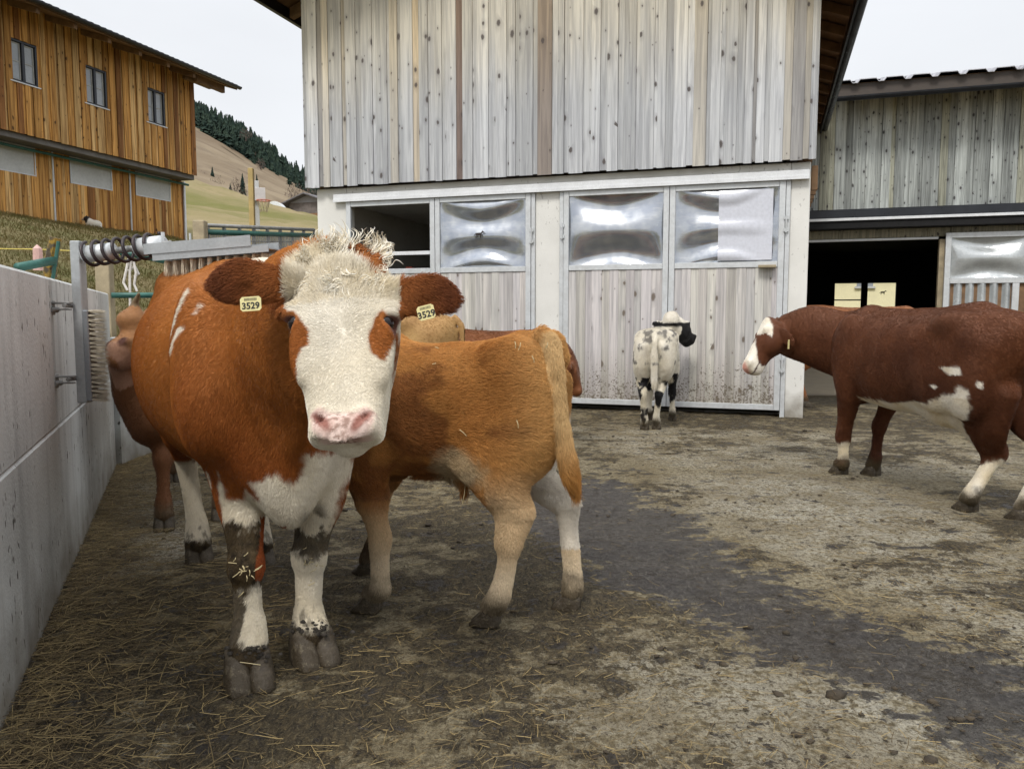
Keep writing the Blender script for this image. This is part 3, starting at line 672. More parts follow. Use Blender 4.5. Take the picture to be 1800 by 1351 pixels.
# ---------------------------------------------------------------- dark barn at the right, farther back
YR = 21.5
orr = W(1430,640,YR); FR = Frame((orr[0],YR,0), ROT)
rb = empty('dark_barn', (orr[0],YR,0), ROT, 'lower barn of grey green boards with a black open doorway at the right', 'barn')
ZR0 = FR.lz(1440,371); ZR1 = FR.lz(1500,172,-.5)+.25
x_a, x_b = -2.2, FR.lx(1900,400)
def tones_dark(r):
    g = r.uniform(.32,.62); k = r.random()
    return (g*1.03,g*1.02,g*.93) if k > .2 else (g*1.1,g*1.03,g*.78)
boards(rb, x_a, x_b, ZR0, ZR1, 0, ((.11,.19),(.15,.26)), tones_dark, M['wood_dark'], rag=.01, outer=.03, seed=41)
slab(rb, 'sheathing', (x_a,.004,ZR0+.02), (x_b,.2,ZR1+.3), M['black'], .003)
zd1 = FR.lz(1440,398); zd2 = FR.lz(1500,423)
slab(rb, 'track_hood', (x_a,-.42,zd1+.14), (x_b,-.045,ZR0-.03), M['dark_metal'], .02)
slab(rb, 'hood_edge_strip', (x_a,-.45,zd1+.08), (x_b,-.425,zd1+.15), M['white_metal'], .004)
slab(rb, 'track', (x_a,-.40,zd1-.12), (x_b,-.10,zd1+.13), M['black'], .01)
slab(rb, 'header_beam', (x_a,-.05,zd2+.05), (FR.lx(1670,410),.1,zd1-.125), M['wood_dark'], .01).color = (.30,.29,.25,1)
slab(rb, 'header_beam', (FR.lx(1670,410)+.01,-.08,zd2+.08), (x_b,.1,zd1-.125), M['wood_dark'], .01).color = (.26,.25,.22,1)
slab(rb, 'header_trim', (x_a,-.03,zd2-.02), (FR.lx(1650,410),.06,zd2+.045), M['galv'], .01)
dxa, dxb = FR.lx(1650,450), FR.lx(1668,450)
slab(rb, 'door_post', (dxa,-.04,0), (dxb-.06,.14,zd2-.02), M['pine_post'], .01)
# interior: dark room, back wall opening to a yellow house
D = 12.0
wa, wt_ = FR.pl(1468,498,D); wb_, _ = FR.pl(1576,498,D); wbt = wt_-1.5; wm_ = FR.lx(1520,498,D)
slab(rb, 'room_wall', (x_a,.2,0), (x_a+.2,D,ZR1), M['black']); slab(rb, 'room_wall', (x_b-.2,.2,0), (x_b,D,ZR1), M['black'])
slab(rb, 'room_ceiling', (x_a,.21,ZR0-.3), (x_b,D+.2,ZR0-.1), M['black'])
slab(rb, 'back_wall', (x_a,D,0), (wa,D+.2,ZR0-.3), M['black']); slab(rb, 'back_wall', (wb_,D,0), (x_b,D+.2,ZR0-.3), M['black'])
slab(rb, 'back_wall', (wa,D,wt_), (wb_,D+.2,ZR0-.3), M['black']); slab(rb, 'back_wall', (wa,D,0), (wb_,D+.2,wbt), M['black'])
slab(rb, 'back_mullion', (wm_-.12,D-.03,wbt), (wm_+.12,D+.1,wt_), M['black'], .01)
slab(rb, 'rail', (wa,D-.02,FR.lz(1500,527,D)-.03), (wm_,D+.02,FR.lz(1500,527,D)+.02), M['black'], .004)
animal_sticker(rb, FR.lx(1552,514,D), FR.lz(1552,514,D), D-.01, .18, M['sticker'])
yh = empty('yellow_house', (*(FR.o+FR.y*(D+9))[:2],0), ROT, 'pale yellow rendered house seen through the far openings of the dark barn', 'house')
M['yellow'] = simple('yellow_render', (.85,.79,.52), .9, 0, .04, 2, .001)
ys0 = FR.lx(1450,500,D+9); ys1 = FR.lx(1600,500,D+9)
slab(yh, 'wall', (ys0-3,0,-.1), (ys1+3,6,4.3), M['yellow'], .02)
for pxx in (1518,):
    a = FR.lx(1506,498,D+9); b = FR.lx(1535,498,D+9); z = FR.lz(1520,503,D+9); slab(yh, 'window', (a,-.03,z), (b,.05,z+1.1), M['glass_win'], .01)
    slab(yh, 'sill', (a-.1,-.12,z-.12), (b+.1,.0,z-.003), M['panel'], .01)
mb = MB(); mb.prism([(ys0-4,4.32),(ys1+4,4.32),(ys1+4,4.5),(ys0-4,4.5)], (0,8,0), (0,-1,0)); mb.build('roof', M['roof'], yh)
# sliding door with film pane and corrugated sheet
sd = empty('sliding_door'); sd.parent = rb; sd['label'] = 'steel framed sliding door with clouded pane over corrugated sheet'
sx0, sx1 = FR.lx(1661,450,-.12), FR.lx(1800,450,-.12); sz1 = FR.lz(1720,408,-.12); szm = FR.lz(1730,492,-.12)
mb = MB(); frame_rect(mb, sx0, sx1+.25, .12, sz1, .13, -.16, -.06); mb.box((sx0+.135,-.158,szm-.08),(sx1+.115,-.062,szm+.05),.004); mb.box((sx1-.22,-.157,.26),(sx1-.07,-.063,szm-.085),.004)
mb.build('frame', M['galv'], sd)
M['cloudy'] = simple('clouded_film', (.50,.53,.54), .18, .35, .18, 2.5, .004, .6)
fo = film(sd, sx0+.14, sx1+.10, szm+.055, sz1-.135, -.10, .14, 0, 17); fo.data.materials.clear(); fo.data.materials.append(M['cloudy'])
V = []; n_ = 80
for i in range(n_+1):
    x = sx0+.135+(sx1-.22-sx0-.135)*i/n_; y = -.11+.05*math.sin(i/n_*math.pi*2*5.2)
    V += [(x,y,.25),(x,y,szm-.085)]
mb = MB(); mb.add(V, [(i*2,i*2+2,i*2+3,i*2+1) for i in range(n_)]); mb.build('corrugated_sheet', M['cloudy'], sd, True)
slab(sd, 'kick_board', (sx0+.135,-.08,.25), (sx1+.11,-.065,szm-.085), M['rafter'], .003)
M['fascia'] = simple('dark_brown_fascia', (.075,.06,.05), .6)
# eave and roof
ez = FR.lz(1600,166,-.9)+.06
ga, gb = FR.pl(1465,178,-.9), FR.pl(1800,146,-.9); ez = (ga[1]+gb[1])/2
print('right eave', ga, gb)
MB().prism([(x*1.35,y*1.35) for x,y in pr], (x_b-ga[0]+1,0,0), (ga[0]-.1,-.95,ez+.03), (0,1,0), (0,0,1)).build('gutter', M['dark_metal'], rb)
rx0_ = ga[0]-.05
slab(rb, 'fascia', (rx0_,-.86,ez+.06), (x_b+1,-.80,ez+.36), M['fascia'], .01)
sl2 = math.tan(R(14))
def r2(x,y,dz): return (x,y,ez+.36+(y+.9)*sl2+dz)
mb = MB(); mb.add([r2(rx0_,-.84,-.12),r2(x_b+1,-.84,-.12),r2(x_b+1,6,-.12),r2(rx0_,6,-.12),r2(rx0_,-.84,0),r2(x_b+1,-.84,0),r2(x_b+1,6,0),r2(rx0_,6,0)],[(0,3,2,1),(4,5,6,7),(0,1,5,4),(2,3,7,6),(1,2,6,5),(3,0,4,7)]); mb.build('roof', M['rafter'], rb)
prof = []; x = rx0_-.1
while x < x_b+1:
    prof += [(x,.02),(x+.10,.02),(x+.16,.10),(x+.52,.10),(x+.58,.02)]; x += .60
V = []
for x,h in prof: V += [r2(x,-1.0,h), r2(x,6,h), r2(x,-1.0,h-.02)]
M['tin'] = simple('lichened_roof_sheet', (.42,.42,.45), .55, .2, .6, 3, .004)
mb = MB(); mb.add(V, [(i*3,(i+1)*3,(i+1)*3+1,i*3+1) for i in range(len(prof)-1)]+[(i*3+2,(i+1)*3+2,(i+1)*3,i*3) for i in range(len(prof)-1)]); mb.build('roof_covering', M['tin'], rb)
M['apron'] = concrete('dark_apron', (.07,.06,.05), (.035,.03,.026), False, .3)
ap = MB().box((C0[0]+.02,12.6,-.05),(13,40,.052),.01).build('stable_apron', M['apron']); tag(ap, kind='structure')  # added slab, darker than the yard, from the barn corner back through the doorway

# ---------------------------------------------------------------- cow brush
br = empty('cow_brush', tuple(W(147,705,3.95)*(1,1,0)), 0, 'galvanised cow brush with spring arm bolted to the grey wall', 'cow brush')
bo = np.array(br.location)
M['bristle'] = simple('bristle', (.42,.37,.28), .8, 0, .35, 30, .0)
M['bristle_dark'] = simple('spring_steel_bristle_base', (.10,.085,.07), .8, 0, .3, 30, .0)
M['spring'] = simple('rusty_brown_spring', (.030,.020,.022), .45, .3, .3, 20, .001, .6)
def wl(px,py,Y): return W(px,py,Y)-bo
YB = 3.95
xa = wl(131,500,YB)[0]; xb2 = wl(151,500,YB)[0]; zt_ = wl(140,424,YB)[2]; zb_ = wl(140,707,YB)[2]
M['galv2'] = simple('zinc_grey_steel', (.40,.42,.43), .42, .45, .12, 9, .001, .5)
MB().box((xa,-.03,zb_),(xb2-.008,.03,zt_),.004).build('post', M['galv2'], br)
MB().box((xb2-.006,-.035,zb_+.01),(wl(163,600,YB)[0],.035,wl(150,545,YB)[2]),.004).build('brush_back', simple('grey_steel',(.27,.29,.31),.4,.5,.15,4,.001), br)
bx = wl(163,600,YB)[0]; btx = wl(187,600,YB)[0]; z0 = wl(170,712,YB)[2]; z1 = wl(170,540,YB)[2]
def bristles(name, base, dirv, along, L, rows, count, width, length, mat, par, rad=.0016):
    rr = random.Random(3); mb = MB(); base, dirv, along = map(lambda q: np.array(q,float), (base,dirv,along)); side = np.cross(dirv, along)
    for i in range(count):
        tuft = i//22; f = (tuft+.5)/(count/22)
        for j in range(rows):
            p = base+along*(L*f+rr.gauss(0,.0028))+side*(width*((j+.5)/rows-.5)+rr.gauss(0,.004))
            l = length*(1+rr.uniform(-.05,.05)); tip = p+dirv*l+along*rr.gauss(-.003,.0065)+side*rr.gauss(0,.007)
            a_ = along*rad; s_ = side*rad
            mb.add([p+a_,p-a_*.5+s_,p-a_*.5-s_,tip], [(0,1,3),(1,2,3),(2,0,3)])
    o = mb.build(name, mat, par); o['kind'] = 'stuff'; return o
bristles('bristles', (bx,0,z0+.02), (1,0,0), (0,0,1), z1-z0-.03, 4, 21*22, .06, btx-bx, M['bristle'], br)
for py in (541,668):
    z = wl(120,py,YB)[2]; zz = z
    x_w = left_edge(np.array(YB+.0))-bo[0]
    mb = MB(); mb.box((float(x_w)-.02,-.10,z-.035),(float(x_w)+.022,-.03,z+.035),.003); mb.box((float(x_w)+.0,-.07,z+.018),(xa+.01,-.036,z+.028),.002); mb.box((float(x_w)+.0,-.07,z-.012),(xa+.01,-.05,z-.004),.002)
    mb.tube([(xa-.01,-.085,z+.01),(xa-.01,.0,z+.01)], .010, 8); mb.tube([(float(x_w)+.03,-.09,z-.01),(float(x_w)+.03,-.03,z-.01)], .014, 8)
    mb.build('bracket', M['dark_galv'] if 'dark_galv' in M else M.setdefault('dark_galv', simple('dull_galvanised', (.30,.30,.29), .5,.4,.3,8,.002)), br)
# spring arm
s0 = wl(150,447,YB); s1 = wl(287,430,3.86); dv = s1-s0; Ls = np.linalg.norm(dv); dv /= Ls
MB().tube([s0+dv*.0,s0+dv*.36*Ls], .042, 20).build('arm_tube', M['galv'], br, True)
MB().tube([s0+dv*.68*Ls,s0+dv*1.0*Ls], .046, 20).build('arm_tube', M['galv'], br, True)
MB().tube([s0-dv*.02,s0+dv*Ls*1.1], .016, 8).build('arm_core', M['dark_galv'], br, True)
up_ = np.cross(dv,(0,1,0)); up_ /= np.linalg.norm(up_); sd_ = np.cross(dv,up_); hp = []
for i in range(7*24+1):
    a = i/24*2*math.pi; hp.append(s0+dv*(Ls*(.03+.93*i/(7*24)))+.058*(up_*math.cos(a)+sd_*math.sin(a)))
MB().tube(hp, .0085, 7).build('spring', M['spring'], br, True)
MB().tube([s1+(0,0,-.05),s1+(0,0,.06)], .009, 6).build('pin', M['galv'], br)
# horizontal brush over the cow's back
h0 = wl(283,452,3.84); h1 = wl(481,436,3.70); hv = h1-h0; Lh = np.linalg.norm(hv); hv /= Lh; hs = np.cross(hv,(0,0,1)); hs /= np.linalg.norm(hs); hu = np.cross(hs,hv)
def hb(u0,u1,s0_,s1_,z0_,z1_,name,mat):
    V = [h0+hv*u+hs*s+hu*z for u in (u0,u1) for s in (s0_,s1_) for z in (z0_,z1_)]
    MB().add(V, [(0,1,3,2),(4,6,7,5),(0,4,5,1),(2,3,7,6),(0,2,6,4),(1,5,7,3)]).build(name, mat, br)
hb(-.01,Lh,-.05,-.044,-.02,.03,'brush_channel',M['galv2']); hb(-.01,Lh,-.044,.044,-.006,-.0,'brush_channel',M['galv2']); hb(-.01,Lh,.044,.05,-.02,.012,'brush_channel',M['galv2'])
hb(-.05,Lh*.86,.052,.056,.012,.062,'side_plate',M['galv2'])
bristles('bristles', h0+hv*.02+hu*(-.022), -hu, hv, Lh-.04, 4, 11*24, .06, .075, simple('pale_bristle',(.62,.55,.42),.8,0,.3,30,0), br, .0022)

# ---------------------------------------------------------------- rails, posts, mesh fence
rf = empty('pipe_fence', (-3.6,7.2,0), 0, 'green pipe rails running above the far end of the grey wall', 'fence')
ro = np.array((-3.6,7.2,0))
MB().tube([W(196,519,7.0)-ro, W(300,519,7.3)-ro, W(430,519,8.4)-ro, W(560,519,11)-ro], .026, 10).build('rail', M['green_pipe'], rf, True)
MB().tube([W(190,440,7.4)-ro, W(250,450,7.5)-ro, W(310,463,7.6)-ro, W(380,478,7.8)-ro], .030, 10).build('rail', M['green_pipe'], rf, True)
MB().box(tuple(W(180,555,7.6)-ro-(.055,0,.3)), tuple(W(180,447,7.6)-ro+(.055,.1,0)), .006).build('post', M['pine_post'], rf)
pf = empty('short_pipe_rail', tuple(W(75,480,5.2)*(1,1,0)+(0,0,1.1)), 0, 'short green pipe rail ending at the lichen covered post behind the wall', 'rail')
po = np.array(pf.location)
MB().tube([W(30,470,5.0)-po, W(95,458,5.3)-po], .028, 10).build('rail', M['green_pipe'], pf, True)
mpz = W(90,418,5.35); mp_ = MB(); mp_.tube([mpz+(-.06,0,-.55), mpz+(-.01,0,-.15), mpz+(.03,0,0)], [.045,.042,.036], 7); mo = mp_.build('lichen_post', M['moss_post']); tag(mo, 'leaning old post spotted with orange lichen behind the grey wall', 'post')
MB().tube([W(103,424,5.3), W(92,495,5.3)], .012, 8).build('green_stake', M['green_pipe']); tag(bpy.data.objects['green_stake'], 'thin dark green stake leaning beside the lichen spotted post', 'stake')
pk = MB(); pk.tube([W(66,445,5.6)+(0,0,-.12), W(66,437,5.6), W(65,430,5.6)], [.035,.03,.004], 8); pk = pk.build('marker_cone', simple('pink_plastic',(.62,.40,.36),.5)); tag(pk,'small faded pink pointed marker in the bank grass above the wall','marker')
yc = MB().tube([W(-20,437,6.2),W(60,438,6.25),W(134,441,6.3),W(210,448,6.9)], .004, 5).build('fence_cord', simple('yellow_cord',(.62,.50,.10),.5)); tag(yc, 'thin yellow electric fence cord strung along the grass bank above the wall', 'cord')
# rope
rp_ = MB()
for k,(pts) in enumerate([[(226,455),(222,475),(217,497),(224,510)],[(230,455),(228,480),(229,545)],[(234,455),(239,480),(236,500),(241,512)],[(226,452),(236,456),(228,466),(236,470),(226,476)],[(232,458),(244,482),(236,486)]]):
    rp_.tube([W(a,b,7.2+.02*k) for a,b in pts], .011, 6)
o = rp_.build('rope', simple('white_cord',(.70,.66,.62),.8,0,.1,30,.001)); tag(o, 'frayed white rope knotted around the green rail, ends hanging down', 'rope')
# mesh fence panel
mf = empty('mesh_fence', tuple(W(455,450,9.5)*(1,1,0)+(0,0,1.2)), 0, 'steel mesh fence panel with a green top rail beside the square post', 'fence')
mo_ = np.array(mf.location); A = W(364,396,8.8); B_ = W(552,404,11.2)
MB().tube([A-mo_, B_-mo_], .022, 8).build('top_tube', M['dark_galv'], mf, True); MB().tube([A-mo_-(0,.03,.075), B_-mo_-(0,.03,.08)], .03, 8).build('rail', M['green_pipe'], mf, True)
MB().tube([A-mo_-(0,.03,.82), B_-mo_-(0,.03,.82)], .03, 8).build('rail', M['green_pipe'], mf, True)
mb = MB()
for i in range(62):
    p = A+(B_-A)*i/61; mb.tube([p-mo_-(0,0,.06), p-mo_-(0,0,.85)], .008, 4, False)
for k in range(11):
    mb.tube([A-mo_-(0,0,.10+.07*k), B_-mo_-(0,0,.10+.07*k)], .007, 4, False)
o = mb.build('wire_mesh', M['dark_galv'], mf); o['kind'] = 'stuff'
mb = MB()
for i in range(0,9):
    p = A+(B_-A)*i/8; MB().box(tuple(p-mo_-(.02,.0,.86)), tuple(p-mo_+(.02,.03,-.02)), .003).build('upright', M['dark_galv'], mf)
sq = W(352,388,8.7); o = MB().box((sq[0]-.065,sq[1]-.06,sq[2]-.85),(sq[0]+.06,sq[1]+.06,sq[2]),.008).build('square_post', M['pine_post']); tag(o, 'square weathered timber post at the left end of the mesh fence', 'post')
st = empty('metal_trestle', tuple(W(325,445,9.2)), 0, 'thin metal trestle between the barn corner and the square post', 'trestle'); so = np.array(st.location)
for a,b in (((308,446),(312,424)),((336,446),(334,410)),((348,446),(344,410)),((308,426),(346,423))): MB().tube([W(*a,9.2)-so, W(*b,9.2)-so], .013, 6).build('leg' if a[1]!=426 else 'crossbar', M['galv'], st)
# yellow post and basketball hoop
yp0 = W(444,395,14.5); yp1 = W(441,296,14.5); o = MB().box((yp0[0]-.045,14.45,yp0[2]-1.2),(yp0[0]+.045,14.54,yp1[2]),.006).build('timber_post', M['yellow_post']); tag(o, 'tall pale yellow timber post in front of the basketball board', 'post')
YH = 30.0; hp0 = W(451,400,YH); hoop = empty('basketball_hoop', tuple(hp0*(1,1,0)+(0,0,float(terrain_z(np.array([hp0[0]]),np.array([YH]))[0]))), R(20), 'basketball hoop on a pole with a white board in the meadow', 'basketball hoop'); ho = np.array(hoop.location)
rm = np.array(hoop.rotation_euler)[2]
def hl(px,py,Y=YH):
    v = W(px,py,Y)-ho; return np.array((v[0]*math.cos(-rm)-v[1]*math.sin(-rm), v[0]*math.sin(-rm)+v[1]*math.cos(-rm), v[2]))
pz = hl(451,318)[2]; MB().box((-.16,-.1,0),(.12,.1,pz),.01).build('pole', M['panel'], hoop)
b0 = hl(438,354); b1 = hl(466,331); MB().box((b0[0]-.02,-.22,b0[2]),(b1[0],-.14,b1[2]),.01).build('backboard', simple('grey_white_board',(.60,.58,.57),.6,0,.06), hoop)
rc = (hl(455,355)+hl(469,355))/2; mb = MB(); mb.tube([(rc[0]+.24*math.cos(a),-.5+.24*math.sin(a),rc[2]) for a in np.linspace(0,2*math.pi,17)], .022, 6, False); mb.build('rim', simple('faded_red_paint',(.50,.16,.10),.6), hoop)
mb = MB()
for i in range(10):
    a = 2*math.pi*i/10; mb.tube([(rc[0]+.24*math.cos(a),-.5+.24*math.sin(a),rc[2]),(rc[0]+.13*math.cos(a+.5),-.5+.13*math.sin(a+.5),rc[2]-.42)], .012, 4, False)
o = mb.build('net', M['pine_post'], hoop); o['kind'] = 'stuff'
# distant chalet and white tent
cp = W(538,372,105); ch = empty('chalet', (cp[0],105,cp[2]-1.0), R(-20), 'distant grey timber chalet with a broad roof below the wooded slope', 'chalet')
MB().box((-2.6,0,0),(3.2,6,2.2),.02).build('wall', simple('old_chalet_boards',(.16,.14,.13),.9,0,.3,2,.01), ch)
MB().box((-1.0,-.06,.2),(2.6,-.02,.75),.01).build('plinth', simple('chalet_plank',(.25,.14,.07),.9), ch)
for s in (-1,1): MB().prism([(.3,3.35),(.3,3.2),(.3+s*4.1,1.75),(.3+s*4.1,1.92)], (0,8,0), (0,-1,0)).build('roof', simple('shingle_roof',(.13,.125,.135),.8,0,.3,2,.01), ch)
MB().prism([(-2.6,2.203),(3.2,2.203),(.3,3.15)], (0,.1,0), (0,.02,0)).build('gable', simple('chalet_gable',(.30,.30,.32),.9), ch)
tp = W(482,361,85); mb = MB(); mb.prism([(1.0*math.cos(a),1.25*math.sin(a)) for a in np.linspace(0,math.pi,14)], (0,1.6,0), tuple(tp-(0,0,.8))); o = mb.build('hay_bale', simple('white_wrap',(.72,.74,.76),.5), None, False); tag(o, 'lone white wrapped bale standing on the far meadow', 'bale')

# ---------------------------------------------------------------- trees
M['fir'] = None
t = NT('fir_needles'); geo = t.n('ShaderNodeNewGeometry').outputs['Position']; c = t.mix(t.rng(t.noise(geo,.35,4),.35,.65), (.016,.030,.026), (.040,.060,.042)); M['fir'] = t.done(c,.95,0,.1)
M['bark'] = simple('bark', (.07,.055,.045), .9)
M['twig'] = simple('bare_twigs', (.135,.10,.085), .95, 0, .3, 2, 0)
def fir_geo(h, r, n, rnd):
    V = []; F = []
    for i in range(n):
        f = i/n; z = h*(.06+.94*f); rad = r*(1-f)**.85*rnd.uniform(.8,1.12)+.05*r
        k = 7 if f < .7 else 5; a0 = rnd.uniform(0,6.28); top = z+h/n*2.1
        for j in range(k):
            a = a0+2*math.pi*j/k+rnd.uniform(-.2,.2); rr = rad*rnd.uniform(.65,1.15); b = len(V); da = .42
            V += [(0,0,min(top,h)), (rr*math.cos(a-da)*.8,rr*math.sin(a-da)*.8,z-.01*h), (rr*math.cos(a),rr*math.sin(a),z-h*.035*rnd.random()-.02*h), (rr*math.cos(a+da)*.8,rr*math.sin(a+da)*.8,z)]
            F += [(b,b+1,b+2),(b,b+2,b+3)]
    return V, F
rt = random.Random(12)
protos = [fir_geo(1, .17+.03*k, 16, rt) for k in range(6)]
mb = MB(); nf = 0
def ter(x,y): return float(terrain_z(np.array([x]),np.array([y]))[0])
def slope_band(px):   # forest lower edge (py) and skyline of the wood
    lo = np.interp(px,[300,343,390,430,480,520,560,620],[215,232,252,278,322,345,362,390]); hi = np.interp(px,[300,343,430,470,550,620],[185,205,236,262,312,345]); return lo, hi
for i in range(620):
    px = rt.uniform(305, 600); lo, hi = slope_band(px); f = rt.random()**.8; Yt = 385+f*140
    X_ = (px-900)/F_PX*Yt; py = lo-(lo-hi)*.62*f
    zb_ = float(W(px,py,Yt)[2]); hgt = (rt.uniform(11,19) if f > .15 else rt.uniform(9,15))*(1 if px<500 else .8)
    V, F = protos[i%6]; wv = hgt*rt.uniform(.85,1.25); mb.add([(v[0]*wv+X_, v[1]*wv+Yt, v[2]*hgt+zb_-1.5) for v in V], F)
o = mb.build('fir_forest', M['fir']); tag(o, 'dark fir wood climbing the skyline of the far slope', 'forest', kind='stuff')
# hill crest under the wood so that no tree floats
V = []; F = []; pxs = np.linspace(200, 700, 60)
for i,px in enumerate(pxs):
    lo, hi = slope_band(px)
    for f in (0,.33,.66,1,1.15):
        Yt = 370+f*150; py = (lo+3)-(lo-hi)*.62*f+(18 if f>1.1 else 0); V.append(W(px,py,Yt)-(0,0,.5))
F = np.array([(i*5+k,(i+1)*5+k,(i+1)*5+k+1,i*5+k+1) for i in range(59) for k in range(4)])
tag(link('wooded_slope', meshdata('wooded_slope', np.array(V), F, M['hill'], True)), kind='structure')
def fir(px, py, Y, hpx, label, wide=1.0):
    p = W(px,py,Y); h = hpx/F_PX*Y; e = empty('fir_tree', tuple(p-(0,0,.03*h)), 0, label, 'tree', 'single firs on the open slope')
    V, F = fir_geo(h, h*.2*wide, 20, rt); MB().add(V,F).build('crown', M['fir'], e); MB().tube([(0,0,-.1*h),(0,0,.3*h),(0,0,.9*h)],[.03*h,.02*h,.004*h],6).build('trunk', M['bark'], e)
for a in ((374,325,170,32,'dark pointed fir standing alone below the wood, beside grey scrub',1.2),(427,342,150,38,'narrow fir left of the yellow timber post',1.0),(452,338,150,32,'small fir just right of the yellow timber post',1.0),(405,336,150,14,'tiny fir low on the meadow edge',1.3),(388,322,175,14,'tiny fir at the right of the pointed fir',1.1),(449,268,300,34,'tallest fir standing above the skyline of the wood',.9),(509,325,330,30,'dark fir at the lower edge of the wood near the barn',1.0),(543,330,330,40,'tall fir at the barn edge of the wood',1.0)): fir(*a)
def bush(px, py, Y, wpx, hpx, label):
    p = W(px,py,Y); e = empty('bare_bush', tuple(p), 0, label, 'bush', 'leafless bushes on the far slope'); wv = wpx/F_PX*Y; h = hpx/F_PX*Y
    tr = MB()
    for k in range(5): tr.tube([(rt.uniform(-.1,.1)*wv,0,-.1*h),(rt.uniform(-.35,.35)*wv,rt.uniform(-.3,.3)*wv,h*.6)],[.02*h,.006*h],4,False)
    tr.build('stem', M['bark'], e)
    mb = MB()
    for k in range(260):
        a = rt.uniform(0,6.28); q = rt.random()**.5*.5; z = rt.uniform(.15,1)*h*(1-q*q*1.6); c = np.array((math.cos(a)*q*wv,math.sin(a)*q*wv,z)); d_ = np.array((rt.gauss(0,1),rt.gauss(0,1),1.6)); d_ = d_/np.linalg.norm(d_)*h*.13; s_ = np.array((rt.gauss(0,1),rt.gauss(0,1),0))*h*.012
        mb.add([c-s_,c+s_,c+d_],[(0,1,2)])
    o = mb.build('twigs', M['twig'], e); o['kind'] = 'stuff'
for a in ((381,332,160,26,20,'grey leafless scrub around the foot of the pointed fir'),(352,322,170,30,22,'grey scrub beside the corner of the brown barn'),(415,338,150,22,26,'bare brown bush left of the narrow fir'),(519,352,200,34,30,'leafless thicket below the wood by the pale barn'),(545,352,190,26,26,'leafless thicket at the edge of the pale barn'),(459,300,330,14,22,'reddish bare tree among the firs'),(432,246,380,22,20,'pale bare tree on the skyline among the firs'),(432,343,140,26,14,'low scrub under the narrow fir')): bush(*a)

# ---------------------------------------------------------------- bank grass, straw, dung crumbs (nobody could count these)
t = NT('dry_grass_blades'); oi = t.attr('tone'); c = t.mix(oi, (.36,.30,.17), (.16,.17,.05)); M['blade'] = t.done(c,.8,0,.2)
t = NT('straw'); oi = t.attr('tone'); c = t.mix(oi, (.36,.27,.12), (.075,.052,.025)); M['straw'] = t.done(c,.65,0,.3)
def blades(name, P0, ang, length, width, lean, tone, mat, kind_label, segs=2):
    n = len(P0); d = np.stack([np.cos(ang),np.sin(ang),np.zeros(n)],1); s = np.stack([-np.sin(ang),np.cos(ang),np.zeros(n)],1)
    V = np.zeros((n,5,3)); up = np.array((0,0,1.0))
    L_ = length[:,None]; ln = lean[:,None]; wv = width[:,None]
    V[:,0] = P0-s*wv; V[:,1] = P0+s*wv
    mid = P0+d*L_*ln*.35+up*L_*.6*np.sqrt(np.clip(1-ln**2,.02,1)); tip = P0+d*L_*ln+up*L_*np.sqrt(np.clip(1-ln**2,.0,1))*.8
    V[:,2] = mid-s*wv*.8; V[:,3] = mid+s*wv*.8; V[:,4] = tip
    b = np.arange(n)[:,None]*5; F = np.concatenate([b+np.array([[0,1,3]]), b+np.array([[0,3,2]]), b+np.array([[2,3,4]])],0)
    me = meshdata(name, V.reshape(-1,3), F, mat); a = me.attributes.new('tone','FLOAT','POINT'); a.data.foreach_set('value', np.repeat(tone,5).astype(np.float32))
    o = link(name, me); tag(o, kind_label[0], kind_label[1], kind='stuff'); return o
n = 60000; Yg = RNG.uniform(3.2, 22, n)**1.0; ug = RNG.uniform(-.80,-.26,n); Xg = ug*Yg
ok = (Xg < left_edge(Yg)-.36) & ((Yg > 5) | (Xg > -9)); Xg, Yg = Xg[ok], Yg[ok]; n = len(Xg)
zg = terrain_z(Xg,Yg)+fbm(np.stack([Xg,Yg,0*Xg],1),.35,4,3)*.09; P0 = np.stack([Xg,Yg,zg-.02],1)
tn = np.clip(.35+.9*fbm(P0,1.2,3,5)+RNG.normal(0,.2,n),0,1)
blades('bank_grass', P0, RNG.uniform(-2.6,.4,n), RNG.uniform(.05,.16,n), RNG.uniform(.0018,.0035,n)*np.clip(Yg/6,1,3), RNG.uniform(.45,.97,n), tn, M['blade'], ('matted dry grass covering the bank behind the wall','grass'))
def straws(n, X_, Y_, L0, L1, w0, w1, name, lab, zoff=.012, tonelo=0):
    ang = RNG.uniform(0,math.pi*2,n); L_ = RNG.uniform(L0,L1,n)*RNG.uniform(.4,1,n); wv = RNG.uniform(w0,w1,n); z = np.zeros(n)
    P0 = np.stack([X_,Y_,z],1); zb = fbm(P0,.5,3,41)*.012+zoff+RNG.uniform(0,.01,n); d = np.stack([np.cos(ang),np.sin(ang),0*ang],1); s = np.stack([-np.sin(ang),np.cos(ang),0*ang],1)
    bend = RNG.normal(0,.16,n)[:,None]; tilt = RNG.normal(0,.10,n)
    V = np.zeros((n,9,3)); 
    for k,tt in enumerate((-.5,0,.5)):
        c = P0+d*(L_*tt)[:,None]+s*bend*(L_*(tt*tt-.1))[:,None]; c[:,2] = np.maximum(zb+tilt*L_*tt, .002)
        V[:,k*3] = c-s*wv[:,None]; V[:,k*3+1] = c+s*wv[:,None]; V[:,k*3+2] = c+np.stack([0*wv,0*wv,wv*1.3],1)
    b = np.arange(n)[:,None]*9; fs = []
    for k in (0,3): fs += [b+np.array([[k,k+2,k+5,k+3]]), b+np.array([[k+2,k+1,k+4,k+5]])]
    me = meshdata(name, V.reshape(-1,3), np.concatenate(fs,0), M['straw']); a = me.attributes.new('tone','FLOAT','POINT'); a.data.foreach_set('value', np.repeat(np.clip(RNG.beta(1.6,.75,n)+tonelo,0,1),9).astype(np.float32))
    o = link(name, me); tag(o, lab, 'straw', kind='stuff')
